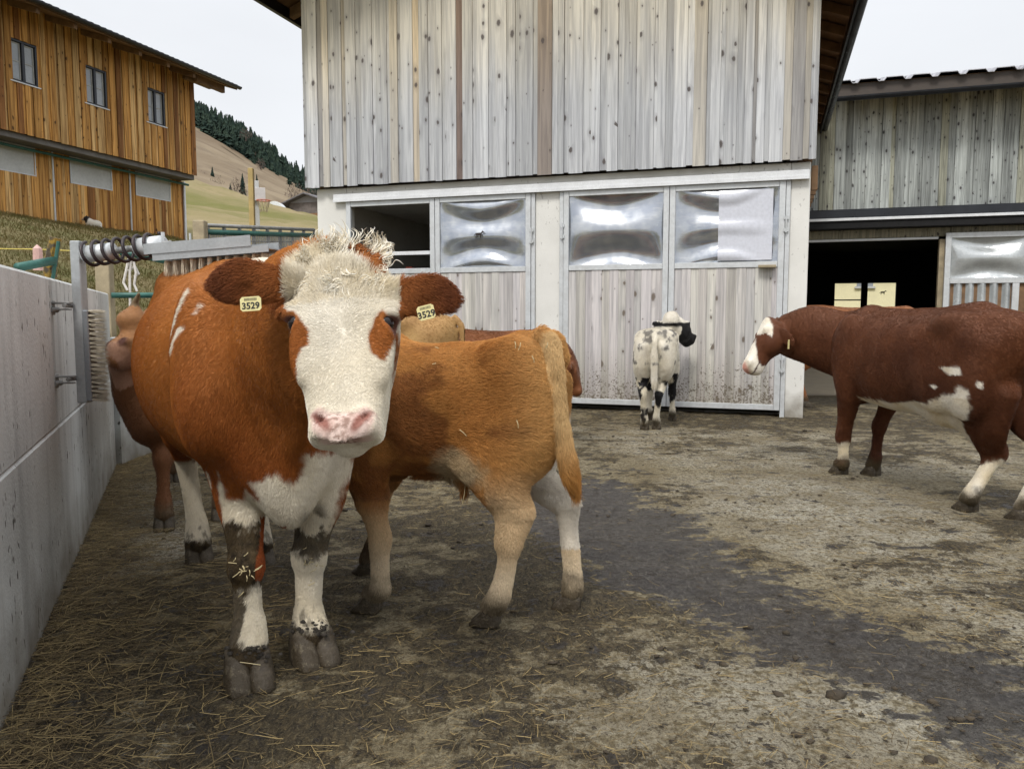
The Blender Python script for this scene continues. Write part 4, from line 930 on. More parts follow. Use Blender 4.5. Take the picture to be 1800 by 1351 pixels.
n = 42000; Ys = .8+RNG.uniform(0,1,n)**1.15*10; Xs = RNG.uniform(-.72,.74,n)*Ys*1.05; kk = fbm(np.stack([Xs,Ys,0*Xs],1),.9,3,61)
wets = poly_sd(Xs+.15*kk, Ys, gp((900,845),(1090,850),(1230,900),(1300,985),(1420,1050),(1560,1110),(1800,1175),(1900,1240),(1900,1330),(1640,1290),(1440,1200),(1290,1110),(1180,1060),(1060,1010),(960,960),(860,900)))
ok = (Xs > left_edge(Ys)+.03) & (kk > RNG.uniform(-.7,.35,n)) & ((wets < 0) | (RNG.random(n) < .14)); straws(ok.sum(), Xs[ok], Ys[ok], .02,.10,.0006,.0013,'loose_straw','loose straw and hay stalks scattered over the yard')
n = 8500; Ys = RNG.uniform(.9,7.5,n); Xs = left_edge(Ys)+.02+RNG.exponential(.28,n); straws(n, Xs, Ys, .05,.22,.0006,.0014,'trodden_hay','hay trodden along the foot of the grey wall',.016)
# crumbs
n = 9000; Ys = .9+RNG.uniform(0,1,n)*9; Xs = RNG.uniform(-.7,.72,n)*Ys; kk = fbm(np.stack([Xs,Ys,0*Xs],1),1.1,3,71); ok = (Xs > left_edge(Ys)+.02)&(kk > RNG.uniform(-.5,.35,n)); Xs, Ys = Xs[ok], Ys[ok]; n = len(Xs)
ico_v = np.array([(0,0,1),(.89,0,.45),(.28,.85,.45),(-.72,.53,.45),(-.72,-.53,.45),(.28,-.85,.45),(.72,.53,-.45),(-.28,.85,-.45),(-.89,0,-.45),(-.28,-.85,-.45),(.72,-.53,-.45),(0,0,-1)]); ico_f = np.array([(0,1,2),(0,2,3),(0,3,4),(0,4,5),(0,5,1),(1,6,2),(2,7,3),(3,8,4),(4,9,5),(5,10,1),(6,7,2),(7,8,3),(8,9,4),(9,10,5),(10,6,1)])
sz = RNG.gamma(1.0,.0034,n)+.0015; V = ico_v[None]*sz[:,None,None]*RNG.uniform(.5,1.4,(n,12,1))*np.array((1.3,1,.5)); V = V+np.stack([Xs,Ys,fbm(np.stack([Xs,Ys,0*Xs],1),.5,3,41)*.012+.008],1)[:,None]
F = (np.arange(n)[:,None,None]*12+ico_f[None]).reshape(-1,3)
o = link('dung_crumbs', meshdata('dung_crumbs', V.reshape(-1,3), F, simple('dried_dung',(.050,.038,.024),.85,0,.4,20,.003), True)); tag(o,'crumbs and clods of dried dung strewn over the yard','dung',kind='stuff')

# ---------------------------------------------------------------- animals: smooth blended solids, meshed in one skin
def nrm(v): v = np.asarray(v, float); return v/(np.linalg.norm(v)+1e-12)
def curve_table(T, vals, n=120):
    """smooth (monotone cubic) resampling of station tables"""
    T = np.asarray(T,float); tt = np.linspace(T[0],T[-1],n); out = []
    for v in vals:
        v = np.asarray(v,float); h = np.diff(T); dl = np.diff(v)/h; m = np.zeros(len(T))
        m[1:-1] = np.where(dl[:-1]*dl[1:] > 0, 2*dl[:-1]*dl[1:]/(dl[:-1]+dl[1:]+1e-12), 0); m[0] = dl[0]; m[-1] = dl[-1]
        i = np.clip(np.searchsorted(T, tt, 'right')-1, 0, len(T)-2); s = (tt-T[i])/h[i]
        out.append(v[i]*(1+2*s)*(1-s)**2+h[i]*m[i]*s*(1-s)**2+v[i+1]*s*s*(3-2*s)+h[i]*m[i+1]*s*s*(s-1))
    return tt, out
def graded(lo, hi, step, fine):
    a = [lo]
    while a[-1] < hi:
        x = a[-1]; s = step
        for f0,f1,fs in fine:
            dd = max(f0-x, x-f1, 0); s = min(s, fs+dd*.35)
        a.append(x+s)
    return np.array(a)
class Solid:
    def __init__(s, lo, hi, step, fx=(), fy=(), fz=()):
        s.ax = [graded(lo[0],hi[0],step,fx), graded(lo[1],hi[1],step,fy), graded(lo[2],hi[2],step,fz)]
        s.F = np.full([len(a) for a in s.ax], .5, np.float32)
    def block(s, lo, hi):
        sl = []
        for k in range(3):
            i0 = max(np.searchsorted(s.ax[k], lo[k])-1, 0); i1 = min(np.searchsorted(s.ax[k], hi[k])+1, len(s.ax[k]))
            if i1 <= i0: return None, None
            sl.append(slice(i0,i1))
        g = np.meshgrid(*[s.ax[k][sl[k]].astype(np.float32) for k in range(3)], indexing='ij', sparse=True)
        return tuple(sl), g
    def merge(s, sl, d, k, sub=False):
        A = s.F[sl]
        if sub: d = -d; h = np.clip(k-np.abs(A-d),0,None)/k; s.F[sl] = np.maximum(A,d)+h*h*k*.25
        else: h = np.clip(k-np.abs(A-d),0,None)/k; s.F[sl] = np.minimum(A,d)-h*h*k*.25
    def ell(s, c, r, axes=None, k=.03, sub=False, p=2.0):
        c = np.asarray(c,float); r = np.asarray(r,float); A = np.eye(3) if axes is None else np.array([nrm(a) for a in axes])
        ext = np.sqrt(((A*r[:,None])**2).sum(0))+k+.02; sl,g = s.block(c-ext, c+ext)
        if sl is None: return
        d = [g[i]-c[i] for i in range(3)]; q = [(d[0]*A[j,0]+d[1]*A[j,1]+d[2]*A[j,2])/r[j] for j in range(3)]
        k0 = (np.abs(q[0])**p+np.abs(q[1])**p+np.abs(q[2])**p)**(1/p); k1 = np.sqrt((q[0]/r[0])**2+(q[1]/r[1])**2+(q[2]/r[2])**2)+1e-6
        s.merge(sl, k0*(k0-1)/k1 if p == 2 else (k0-1)*r.min(), k, sub)
    def tube(s, pts, ra, rb, a_vec, k=.03, n=5):
        pts = np.asarray(pts,float); T = np.concatenate([[0],np.cumsum(np.linalg.norm(np.diff(pts,axis=0),axis=1))])
        tt,(x,y,z,A_,B_) = curve_table(T, [pts[:,0],pts[:,1],pts[:,2],ra,rb], (len(pts)-1)*n+1); C = np.stack([x,y,z],1)
        lo = (C-np.maximum(A_,B_)[:,None]).min(0)-k-.02; hi = (C+np.maximum(A_,B_)[:,None]).max(0)+k+.02; sl,g = s.block(lo,hi)
        if sl is None: return
        D = np.full(s.F[sl].shape, .5, np.float32); av = np.asarray(a_vec,float)
        for i in range(len(C)-1):
            a = C[i]; b = C[i+1]; ab = b-a; L2 = ab@ab+1e-12; t_ = ab/np.sqrt(L2); u = nrm(av-t_*(av@t_)); v = np.cross(t_,u); rm = max(A_[i],A_[i+1],B_[i],B_[i+1])+k+.02
            sl2,g2 = s.block(np.minimum(a,b)-rm, np.maximum(a,b)+rm)
            if sl2 is None: continue
            d = [g2[j]-a[j] for j in range(3)]; tp = np.clip((d[0]*ab[0]+d[1]*ab[1]+d[2]*ab[2])/L2,0,1)
            e = [d[j]-tp*ab[j] for j in range(3)]; ru = A_[i]+(A_[i+1]-A_[i])*tp; rv = B_[i]+(B_[i+1]-B_[i])*tp; rl = np.minimum(ru,rv)
            qu = (e[0]*u[0]+e[1]*u[1]+e[2]*u[2]); qv = (e[0]*v[0]+e[1]*v[1]+e[2]*v[2]); ql = (e[0]*t_[0]+e[1]*t_[1]+e[2]*t_[2])
            k0 = np.sqrt((qu/ru)**2+(qv/rv)**2+(ql/rl)**2); k1 = np.sqrt((qu/ru**2)**2+(qv/rv**2)**2+(ql/rl**2)**2)+1e-5
            dd = np.where(k0 > .05, k0*(k0-1)/k1, -rl)
            rel = tuple(slice(q.start-p_.start, q.stop-p_.start) for q,p_ in zip(sl2,sl))
            # clip to the parent block
            r2 = []; c2 = []
            for q,p_,ln in zip(sl2,sl,D.shape):
                a0 = q.start-p_.start; a1 = q.stop-p_.start; c2.append(slice(max(0,-a0), (a1-a0)-max(0,a1-ln))); r2.append(slice(max(a0,0),min(a1,ln)))
            D[tuple(r2)] = np.minimum(D[tuple(r2)], dd[tuple(c2)])
        s.merge(sl, D, k)
    def loft(s, o, ax, sx, ux, st, p=2.3, k=.04, pad=.03):
        """st rows: t, side centre, up centre, half width, half height above, half height below"""
        st = np.array(st,float); o = np.asarray(o,float); ax,sx,ux = map(nrm,(ax,sx,ux)); tt,(cs,cu,hw,hu,hd) = curve_table(st[:,0],[st[:,j] for j in range(1,6)])
        C = o+tt[:,None]*ax+cs[:,None]*sx+cu[:,None]*ux; rr = np.maximum(np.maximum(hw,hu),hd)[:,None]; sl,g = s.block((C-rr).min(0)-k-pad,(C+rr).max(0)+k+pad)
        if sl is None: return
        d = [g[i]-o[i] for i in range(3)]; t_ = d[0]*ax[0]+d[1]*ax[1]+d[2]*ax[2]; a_ = d[0]*sx[0]+d[1]*sx[1]+d[2]*sx[2]; b_ = d[0]*ux[0]+d[1]*ux[1]+d[2]*ux[2]
        tc_ = np.clip(t_,tt[0],tt[-1]); I = lambda v: np.interp(tc_,tt,v).astype(np.float32)
        HW = I(hw); A = a_-I(cs); B = b_-I(cu); HH = np.where(B > 0, I(hu), I(hd))
        q = (np.abs(A/HW)**p+np.abs(B/HH)**p)**(1/p); mn = np.minimum(HW,HH)
        gr = np.sqrt((A/HW**2)**2+(B/HH**2)**2)/np.maximum(q,1e-3); dd = np.where(q > .3, (q-1)/np.maximum(gr,1e-3), (q-1)*mn)
        ex = t_-tc_; dd = np.where(np.abs(ex) > 0, np.sqrt(np.maximum(dd,0)**2+ex**2)+np.minimum(dd,0)*0, dd)
        s.merge(sl, dd.astype(np.float32), k)
    def roughen(s, amp, scale, seed):
        m = np.argwhere(np.abs(s.F) < .05); Pq = np.stack([s.ax[k][m[:,k]] for k in range(3)],1)
        s.F[m[:,0],m[:,1],m[:,2]] += (amp*fbm(Pq, scale, 2, seed)).astype(np.float32)
    def mesh(s, smooth=1):
        F = s.F; ins = F < 0; X,Y,Z = s.ax
        cnt = np.zeros([n-1 for n in F.shape], np.uint8)
        for dx in (0,1):
            for dy in (0,1):
                for dz in (0,1): cnt += ins[dx:F.shape[0]-1+dx, dy:F.shape[1]-1+dy, dz:F.shape[2]-1+dz]
        act = (cnt > 0) & (cnt < 8); idx = np.full(act.shape, -1, np.int64); A = np.argwhere(act); idx[act] = np.arange(len(A))
        S = np.zeros((len(A),3)); N = np.zeros(len(A)); i,j,k = A.T
        cs = [(a,b,c) for a in (0,1) for b in (0,1) for c in (0,1)]
        for a in cs:
            for d in range(3):
                if a[d]: continue
                b = list(a); b[d] = 1
                f0 = F[i+a[0],j+a[1],k+a[2]]; f1 = F[i+b[0],j+b[1],k+b[2]]; m = (f0 < 0) != (f1 < 0); tq = np.where(m, f0/np.where(m,f0-f1,1), 0)
                P0 = np.stack([X[i+a[0]],Y[j+a[1]],Z[k+a[2]]],1); P1 = np.stack([X[i+b[0]],Y[j+b[1]],Z[k+b[2]]],1)
                S += np.where(m[:,None], P0+(P1-P0)*tq[:,None], 0); N += m
        V = S/N[:,None]; Fs = []
        for d in range(3):
            sl0 = [slice(1,-1)]*3; sl0[d] = slice(0,-1); sl1 = [slice(1,-1)]*3; sl1[d] = slice(1,None)
            a = ins[tuple(sl0)]; b = ins[tuple(sl1)]; e = np.argwhere(a != b); fl = a[e[:,0],e[:,1],e[:,2]]
            off = np.ones(3,int); off[d] = 0; e = e+off; o1,o2 = [(1,2),(2,0),(0,1)][d]
            q = []
            for (u,v) in ((1,1),(0,1),(0,0),(1,0)):
                c = e.copy(); c[:,o1] -= u; c[:,o2] -= v; q.append(idx[c[:,0],c[:,1],c[:,2]])
            q = np.stack(q,1); q = np.where(fl[:,None], q, q[:,::-1]); Fs.append(q)
        Fs = np.concatenate(Fs,0); Fs = Fs[(Fs >= 0).all(1)]
        for _ in range(smooth):
            E = np.concatenate([Fs[:,[0,1]],Fs[:,[1,2]],Fs[:,[2,3]],Fs[:,[3,0]]],0); n = len(V); w_ = np.bincount(E.ravel(), minlength=n).astype(float)
            A_ = np.stack([np.bincount(E[:,0],V[E[:,1],c],n)+np.bincount(E[:,1],V[E[:,0],c],n) for c in range(3)],1)/np.maximum(w_,1)[:,None]
            V = V*.5+A_*.5
        return V, Fs
def vert_normals(V, F):
    a = V[F[:,2]]-V[F[:,0]]; b = V[F[:,3]]-V[F[:,1]]; fn = np.cross(a,b); n = len(V)
    N = np.stack([sum(np.bincount(F[:,q],fn[:,c],n) for q in range(4)) for c in range(3)],1); return N/(np.linalg.norm(N,axis=1)[:,None]+1e-12), fn

def coat_material(name, rough=.62):
    t = NT(name); g = t.tc.outputs['Object']; c = t.attr('coat','Color')
    n = t.noise(g, 90, 4, .7); n2 = t.noise(g, 9, 4)
    c = t.mix(t.rng(n,.35,.7,.0,.45), c, t.mix(1.0,c,(.62,.58,.55),'MULTIPLY')); c = t.mix(t.rng(n2,.5,.8,0,.25), c, t.mix(1.0,c,(.7,.62,.55),'MULTIPLY'))
    t.bump(n, .004, .6); t.b.inputs['Sheen Weight'].default_value = .15; t.b.inputs['Sheen Roughness'].default_value = .4
    return t.done(c, rough, 0, .22)
M['coat'] = coat_material('coat')
t = NT('hair'); c = t.attr('hcol','Color'); t.b.inputs['Sheen Weight'].default_value = .0; M['hair'] = t.done(c, .55, 0, .16)
t = NT('hoof_horn'); g = t.tc.outputs['Object']; n = t.noise(t.mapv(g,(8,8,60)),1,4,.6); n2 = t.noise(g,14,5,.7)
c = t.mix(t.rng(n,.35,.65), (.034,.026,.018), (.105,.085,.060)); n3 = t.noise(g,38,5,.7); c = t.mix(t.rng(n2,.42,.54,0,.9), c, (.045,.033,.018)); c = t.mix(t.rng(n3,.56,.62,0,.7), c, (.14,.115,.075)); t.bump(t.math('ADD',n2,n3),.010); M['hoof'] = t.done(c,.6,0,.4)
t = NT('wet_eye'); M['eye'] = t.done((.010,.006,.005),.10,0,.35)
t = NT('horn'); g = t.tc.outputs['Object']; M['horn'] = t.done(t.mix(t.rng(t.noise(g,30,3),.4,.6),(.12,.08,.04),(.22,.16,.09)),.5)
M['tag'] = simple('yellow_ear_tag', (.70,.62,.30), .45, 0, .06, 20, .0004)
M['tag_ink'] = simple('black_print', (.02,.02,.02), .6)

def hair_object(name, root, tip, mid, col, rad, parent):
    n = len(root); hc = bpy.data.hair_curves.new(name); hc.add_curves([4]*n)
    q = np.empty((n,4,3),np.float32); q[:,0] = root; q[:,1] = root*.45+mid*.55+(mid-(root+tip)/2)*.15; q[:,2] = mid*.45+tip*.55+(mid-(root+tip)/2)*.25; q[:,3] = tip
    hc.position_data.foreach_set('vector', q.ravel())
    r = hc.attributes.new('radius','FLOAT','POINT') if 'radius' not in hc.attributes else hc.attributes['radius']
    rr = np.empty((n,4),np.float32); rr[:,0] = rad; rr[:,1] = rad*.95; rr[:,2] = rad*.7; rr[:,3] = rad*.12; r.data.foreach_set('value', rr.ravel())
    a = hc.attributes.new('hcol','FLOAT_COLOR','CURVE'); a.data.foreach_set('color', np.concatenate([col,np.ones((n,1))],1).astype(np.float32).ravel())
    hc.materials.append(M['hair']); o = bpy.data.objects.new(name, hc); COL.objects.link(o); o.parent = parent; o['kind'] = 'stuff'; return o

_hoofs = {}
def hoof_mesh():
    if 'm' in _hoofs: return _hoofs['m']
    V = []; F = []
    for s in (-1,1):
        n = 20; rings = [(0,.080,.036,.012),(.008,.083,.037,.012),(.024,.075,.036,.004),(.042,.064,.034,-.006),(.060,.054,.032,-.015),(.076,.047,.029,-.021),(.086,.030,.018,-.023)]; b0 = len(V)
        for z,lx_,ly,cx_ in rings:
            for k in range(n):
                a = 2*math.pi*k/n; ca, sa = math.cos(a), math.sin(a)
                x = cx_+lx_*(abs(ca)**.8)*np.sign(ca)*(1.0 if ca > 0 else .82); y = ly*(abs(sa)**.5)*np.sign(sa)
                yy = s*.0275+y*(1-.20*max(ca,0)**3)+s*.001*max(ca,0); q_ = 1+.02*math.sin(7.3*a+31*z+s)*math.sin(53*z+2*a); V.append((x*q_,yy*q_,z))
        for r in range(len(rings)-1):
            for k in range(n): F.append((b0+r*n+k, b0+r*n+(k+1)%n, b0+(r+1)*n+(k+1)%n, b0+(r+1)*n+k))
        F.append(tuple(b0+k for k in range(n-1,-1,-1))); F.append(tuple(b0+(len(rings)-1)*n+k for k in range(n)))
    _hoofs['m'] = meshdata('hoof', V, F, M['hoof'], True); return _hoofs['m']

class Beast:
    def __init__(s, name, front, hind, label, cat, step=.014, H=1.45, bounds=(-1.2,1.3,.55), fx=(), fy=(), fz=(), group=None, xpad=None):
        """front, hind: world points midway between the fore and the hind hooves"""
        f = np.array(front[:2]); h = np.array(hind[:2]); d = nrm(f-h); s.o = np.array((*((f+h)/2),0)); s.rot = math.atan2(d[1],d[0]); s.half = np.linalg.norm(f-h)/2
        s.X = np.array((d[0],d[1],0)); s.Y = np.array((-d[1],d[0],0)); s.H = H; s.name = name; s.sc = H/1.45
        s.root = empty(name, tuple(s.o), s.rot, label, cat, group)
        s.S = Solid((bounds[0],-bounds[2],-.01),(bounds[1],bounds[2],H*1.25),step,fx,fy,fz); s.hoofs = []; s.head = None
    def L(s, w): w = np.asarray(w,float)-s.o; return np.array((w@s.X, w@s.Y, w[2]))
    def Wd(s, l): l = np.atleast_2d(l); return s.o+l[:,:1]*s.X+l[:,1:2]*s.Y+l[:,2:3]*np.array((0,0,1.0))
    def leg(s, joints, rx, ry, k=.05, hoof=True, hz=0, hs=1.0, spread=1.0):
        s.S.tube(joints, rx, ry, (1,0,0.001), k)
        if hoof:
            c = joints[-1]; o = link('hoof', hoof_mesh(), s.root, (c[0]+.012*hs, c[1], 0), hz); q = s.sc*hs; o.scale = (q*1.02,q*1.02*spread,q*1.05)
    def finish(s, color, flow, n_hair, L0, L1, rad, rough=(.004,7), facing=.35, jit=.12, smooth=1, hairmask=None, clump=None):
        s.S.roughen(rough[0], rough[1], 5); V,F = s.S.mesh(smooth); s.V, s.F = V, F; N,fn = vert_normals(V,F)
        C = color(V, N); me = meshdata('body', V, F, M['coat'], True); a = me.color_attributes.new('coat','FLOAT_COLOR','POINT'); a.data.foreach_set('color', np.concatenate([np.clip(C,0,1),np.ones((len(V),1))],1).astype(np.float32).ravel())
        s.body = link('body', me, s.root)
        if n_hair:
            area = np.linalg.norm(fn,axis=1)/2; cen = V[F].mean(1); camL = s.L(np.array((0,0,CAM_H))); fN = fn/(2*area[:,None]+1e-12); fc = ((camL-cen)*fN).sum(1)
            wgt = area*np.where(fc > 0, 1.0, facing)
            if hairmask is not None: wgt = wgt*hairmask(cen)
            pick = RNG.choice(len(F), n_hair, p=wgt/wgt.sum()); u,v = RNG.random((2,n_hair,1)); q = F[pick]
            P = (V[q[:,0]]*(1-u)+V[q[:,1]]*u)*(1-v)+(V[q[:,3]]*(1-u)+V[q[:,2]]*u)*v; Nn = (N[q[:,0]]+N[q[:,2]]); Nn /= np.linalg.norm(Nn,axis=1)[:,None]+1e-9
            fl, Ls, lift = flow(P, Nn); cl = (np.stack([fbm(P,18,2,81),fbm(P,18,2,82),fbm(P,18,2,83)],1)*.5+RNG.normal(0,.16,(n_hair,3)))*(1 if clump is None else clump(P)[:,None])
            fl = fl/(np.linalg.norm(fl,axis=1)[:,None]+1e-9)+cl; fl = fl-Nn*(fl*Nn).sum(1)[:,None]; fl /= np.linalg.norm(fl,axis=1)[:,None]+1e-9
            ln = (RNG.uniform(L0,L1,n_hair)*Ls)[:,None]; lift = (lift*RNG.uniform(.5,1.5,n_hair))[:,None]
            tip = P+fl*ln+Nn*ln*lift; mid = P+fl*ln*.5+Nn*ln*(lift*.5+.12)
            col = color(P,Nn); lj = np.clip(1.15-1.1*col.max(1),.3,1)[:,None]; col = np.clip(col*(1+RNG.normal(0,jit,(n_hair,1))*lj)*(1+.25*lj*fbm(P,55,2,84)[:,None]),.004,.95)
            hair_object('coat_hair', P-Nn*.002, tip, mid, col, rad, s.root)
        return V,F,N
    def eye(s, c, r, look=None):
        import bmesh
        me = bpy.data.meshes.new('eye'); b = bmesh.new(); bmesh.ops.create_uvsphere(b, u_segments=20, v_segments=12, radius=r); b.to_mesh(me); b.free(); me.materials.append(M['eye'])
        me.polygons.foreach_set('use_smooth', [True]*len(me.polygons)); return link('eye', me, s.root, tuple(c))

def mixc(a, b, m): m = np.clip(m,0,1)[:,None]; return np.asarray(a)*(1-m)+np.asarray(b)*m
def edge(P, sd, w=.012, n=.02, sc=14, seed=91): return sstep(-w, w, sd+n*fbm(P,sc,3,seed)+n*.5*fbm(P,60,2,seed+1))
def front_leg(b, side, foot, sx, H, girth=1.0, knee=None, top=.62, ey=None, fet=None, elbow=None):
    q = H/1.45*girth; fx_,fy_ = foot; y0 = side*(ey if ey else .17)*H/1.45
    E_ = elbow if elbow is not None else np.array((sx-.02, y0*1.15, .53*H))
    K = knee if knee is not None else np.array((fx_*.55+(sx+.02)*.45, fy_*.7+y0*.3, .30*H)); Fe = fet if fet is not None else np.array((fx_-.03, fy_, .115*H)); P_ = np.array((fx_-.005, fy_, .06*H))
    sh = np.array((sx+.02, y0*.95, .80*H)); up = np.array((sx-.02,y0*1.02,.66*H))
    m1 = K*.35+E_*.65; m2 = K*.75+E_*.25; c1 = K*.7+Fe*.3; c2 = K*.25+Fe*.75
    b.leg([sh,up,E_,m1,m2,K,c1,c2,Fe,P_], np.array([.17,.16,.115,.085,.060,.061,.045,.041,.052,.055])*q, np.array([.11,.12,.10,.075,.055,.058,.040,.038,.050,.058])*q, .05)
def hind_leg(b, side, foot, hx, H, girth=1.0, hock=None, ey=.17, stifle=None, fet=None):
    q = H/1.45*girth; fx_,fy_ = foot; y0 = side*ey*H/1.45
    hip = np.array((hx, y0*.95, .83*H)); St = stifle if stifle is not None else np.array((hx+.17*H, y0*1.25, .60*H)); Hk = hock if hock is not None else np.array((fx_-.085*H, fy_*.6+y0*.45, .355*H))
    Fe = fet if fet is not None else np.array((fx_-.04, fy_, .115*H)); P_ = np.array((fx_-.008, fy_, .06*H)); th = hip*.45+St*.35+Hk*.2+np.array((-.02,0,0)); g1 = St*.45+Hk*.55+np.array((-.01*H,0,0.02)); g2 = St*.12+Hk*.88; c1 = Hk*.7+Fe*.3; c2 = Hk*.3+Fe*.7
    b.leg([hip,th,g1,g2,Hk,c1,c2,Fe,P_], np.array([.22,.21,.115,.078,.072,.052,.047,.054,.056])*q, np.array([.12,.13,.085,.056,.052,.040,.038,.050,.058])*q, .06)
    b.S.ell(St, np.array((.13,.085,.17))*q, k=.09)
def head_frame(p0, p1, side):
    a = nrm(p1-p0); s_ = nrm(side-a*(np.asarray(side)@a)); n = np.cross(a,s_); return a, s_, n

# ================================================================ the big red and white cow
fm = (G(435,1200)+G(550,1150))/2; hm = (G(350,985)+G(456,990))/2
cow = Beast('cow', fm, hm, 'big red and white cow facing the camera, curly white topknot and two yellow ear tags', 'cow', .014, 1.62, (-1.25,1.95,.62), fx=[(1.30,1.85,.0065)], fy=[(-.30,.34,.0085)], fz=[(.95,1.75,.009)])
print('cow half', cow.half, cow.o, math.degrees(cow.rot))
S = cow.S; L = cow.L
S.loft((0,0,0),(1,0,0),(0,1,0),(0,0,1),[
 # t, cs, cu, hw, up, down
 (-1.02,0,1.34,.05,.05,.08),(-.98,0,1.33,.13,.12,.16),(-.88,0,1.30,.21,.22,.28),(-.70,0,1.24,.25,.345,.36),(-.52,0,1.20,.315,.40,.42),(-.30,0,1.16,.405,.42,.44),(0,0,1.13,.455,.42,.46),(.25,0,1.12,.400,.405,.45),(.46,0,1.14,.315,.37,.45),(.66,0,1.15,.255,.335,.46),(.80,0,1.13,.235,.30,.42),(.90,0,1.10,.17,.20,.32),(.95,0,1.08,.08,.08,.14)], p=2.08, k=.05)
for s_ in (-1,1):
    S.ell((-.60,s_*.225,1.49),(.14,.085,.075),k=.14)                 # hook bones
    S.ell((-.93,s_*.12,1.38),(.09,.06,.07),k=.10)
    S.ell((.64,s_*.235,1.16),(.19,.11,.33),[(1,0,.25),(0,1,0),(-.25,0,1)],k=.05)   # shoulder
    S.ell((.78,s_*.20,1.02),(.12,.12,.16),k=.12)                 # point of shoulder
S.ell((.80,.02,.80),(.16,.13,.17),k=.14)                            # brisket
S.ell((.86,.02,.70),(.09,.06,.12),k=.10)
S.tube([(-.45,0,1.585),(0,0,1.53),(.45,0,1.50),(.62,0,1.49)],[.03,.03,.035,.04],[.06,.06,.05,.05],(0,0,1),.10)
# neck
pol = L(W(600,455,2.26)); muz = L(W(600,792,1.98)); thr = L(W(600,640,2.30))
S.tube([(.66,0,1.20),(.92,.0,1.255),(1.16,.02,1.36),pol+(-.13,0,-.10)],[.34,.27,.215,.15],[.215,.175,.145,.12],(0,0,1),.10)
S.tube([(.82,.01,.88),(1.02,.015,1.0),(1.2,.02,1.16)],[.13,.10,.08],[.05,.04,.05],(0,0,1),.12)   # dewlap
# legs
fR = L(W(436,1190,2.80)); kR = L(W(433,992,2.84)); ftR = L(W(438,1098,2.83)); eR = L(W(425,868,2.93))
fL = L(W(549,1140,3.0)); kL = L(W(543,975,3.03)); ftL = L(W(543,1082,3.03)); eL = L(W(562,868,3.02))
for f_,k_,t_,e_,sd in ((fR,kR,ftR,eR,-1),(fL,kL,ftL,eL,1)):
    sh = np.array((.66,sd*.20,1.20)); m1 = e_*.6+k_*.4
    cow.leg([sh,(sh+e_)/2,e_,m1,k_*.85+e_*.15,k_,k_*.72+t_*.28,k_*.3+t_*.7,t_,np.array((f_[0],f_[1],.095))],
            [.16,.155,.115,.088,.068,.072,.052,.050,.060,.066],[.12,.13,.098,.074,.062,.068,.050,.049,.062,.072],.06, hz=.05*sd, hs=1.22, spread=1.0)
fR2 = L(G(350,985)); fL2 = L(G(458,990))
for f_,sd in ((fR2,-1),(fL2,1)): hind_leg(cow, sd, (f_[0],f_[1]), -.70, 1.62, 1.05, ey=.20)
# head
HA,HS,HN = head_frame(pol+np.array((0,0,.0)), muz, L(cow.o+np.array((1,0,0)))-0)
HS = nrm(cow.L(cow.o+np.array((1.0,.0,0)))); HS = nrm(HS-HA*(HS@HA)); HN = np.cross(HS,HA); 
if HN@(cow.L(np.array((0,0,1.35)))-pol) < 0: HN = -HN
HL = np.linalg.norm(muz-pol); HP = pol-HN*.0
def hp(px,py,n=0.0):                                               # pixel on the face -> (side, along, out)
    c = cow.L(np.array((0,0,CAM_H))); d = cow.L(cow.o+pray(px,py)); t_ = ((HP-c)@HN+n)/(d@HN); p = c+d*t_-HP; return p@HS, p@HA
def hq(s_,t_,n_): return HP+HS*s_+HA*t_+HN*n_
print('head len', HL, [tuple(np.round(hp(*q),3)) for q in ((515,570),(678,570),(562,738),(638,738),(497,540),(692,540),(530,760),(670,760),(600,455),(600,790))])
tE = hp(600,570)[1]
def wrow(py, half_px, hu, hd, n0): t_ = hp(600,py)[1]; return (t_, (hp(600+half_px,py)[0]+hp(600-half_px,py)[0])/2-.002, n0, half_px*hp(700,py)[0]/100 if False else (hp(600+half_px,py)[0]-hp(600-half_px,py)[0])/2, hu, hd)
# rows: along, side centre, out centre, half width, depth in front, depth behind
S.loft(HP,HA,HS,HN,[wrow(446,30,.05,.07,-.10),wrow(458,52,.09,.11,-.10),wrow(480,76,.10,.13,-.10),wrow(510,90,.105,.15,-.10),wrow(545,93,.105,.17,-.10),wrow(575,91,.10,.18,-.10),wrow(610,85,.095,.18,-.10),wrow(650,76,.088,.165,-.095),wrow(690,72,.082,.15,-.09),wrow(725,67,.078,.13,-.085),wrow(741,68,.080,.100,-.082),wrow(750,68,.078,.075,-.080),wrow(758,65,.066,.055,-.078),wrow(764,55,.040,.035,-.078)], p=2.7, k=.02)
S.ell(hq(0,HL*.87,-.13),(.055,.05,.05),[HS,HA,HN],k=.03)
for s_ in (-1,1):
    ex,et = hp(600+s_*82,569,-.04)
    S.ell(hq(ex*1.02,et-.035,-.045),(.045,.022,.035),[HS,HA,HN],k=.03)                   # brow
    S.ell(hq(ex*1.0,et,-.036),(.026,.019,.042),[HS,HA,HN],k=.012,sub=True)             # eye socket
    S.ell(hq(ex*.80,et+.09,-.03),(.03,.09,.03),[HS,HA,HN],k=.05)                         # cheek ridge
    nx,nt_ = hp(600+s_*35,738)
    S.ell(hq(nx*1.08,nt_+.002,-.014),(.026,.036,.016),[HS,HA,HN],k=.03)                  # nostril wing
    S.ell(hq(nx*.98,nt_+.004,.006),(.0095,.033,.030),[HS+HA*s_*.75,HA-HS*s_*.75,HN],k=.010,sub=True)
S.ell(hq(0,hp(600,758)[1],.002),(.050,.034,.010),[HS,HA,HN],k=.04)   # muzzle pad
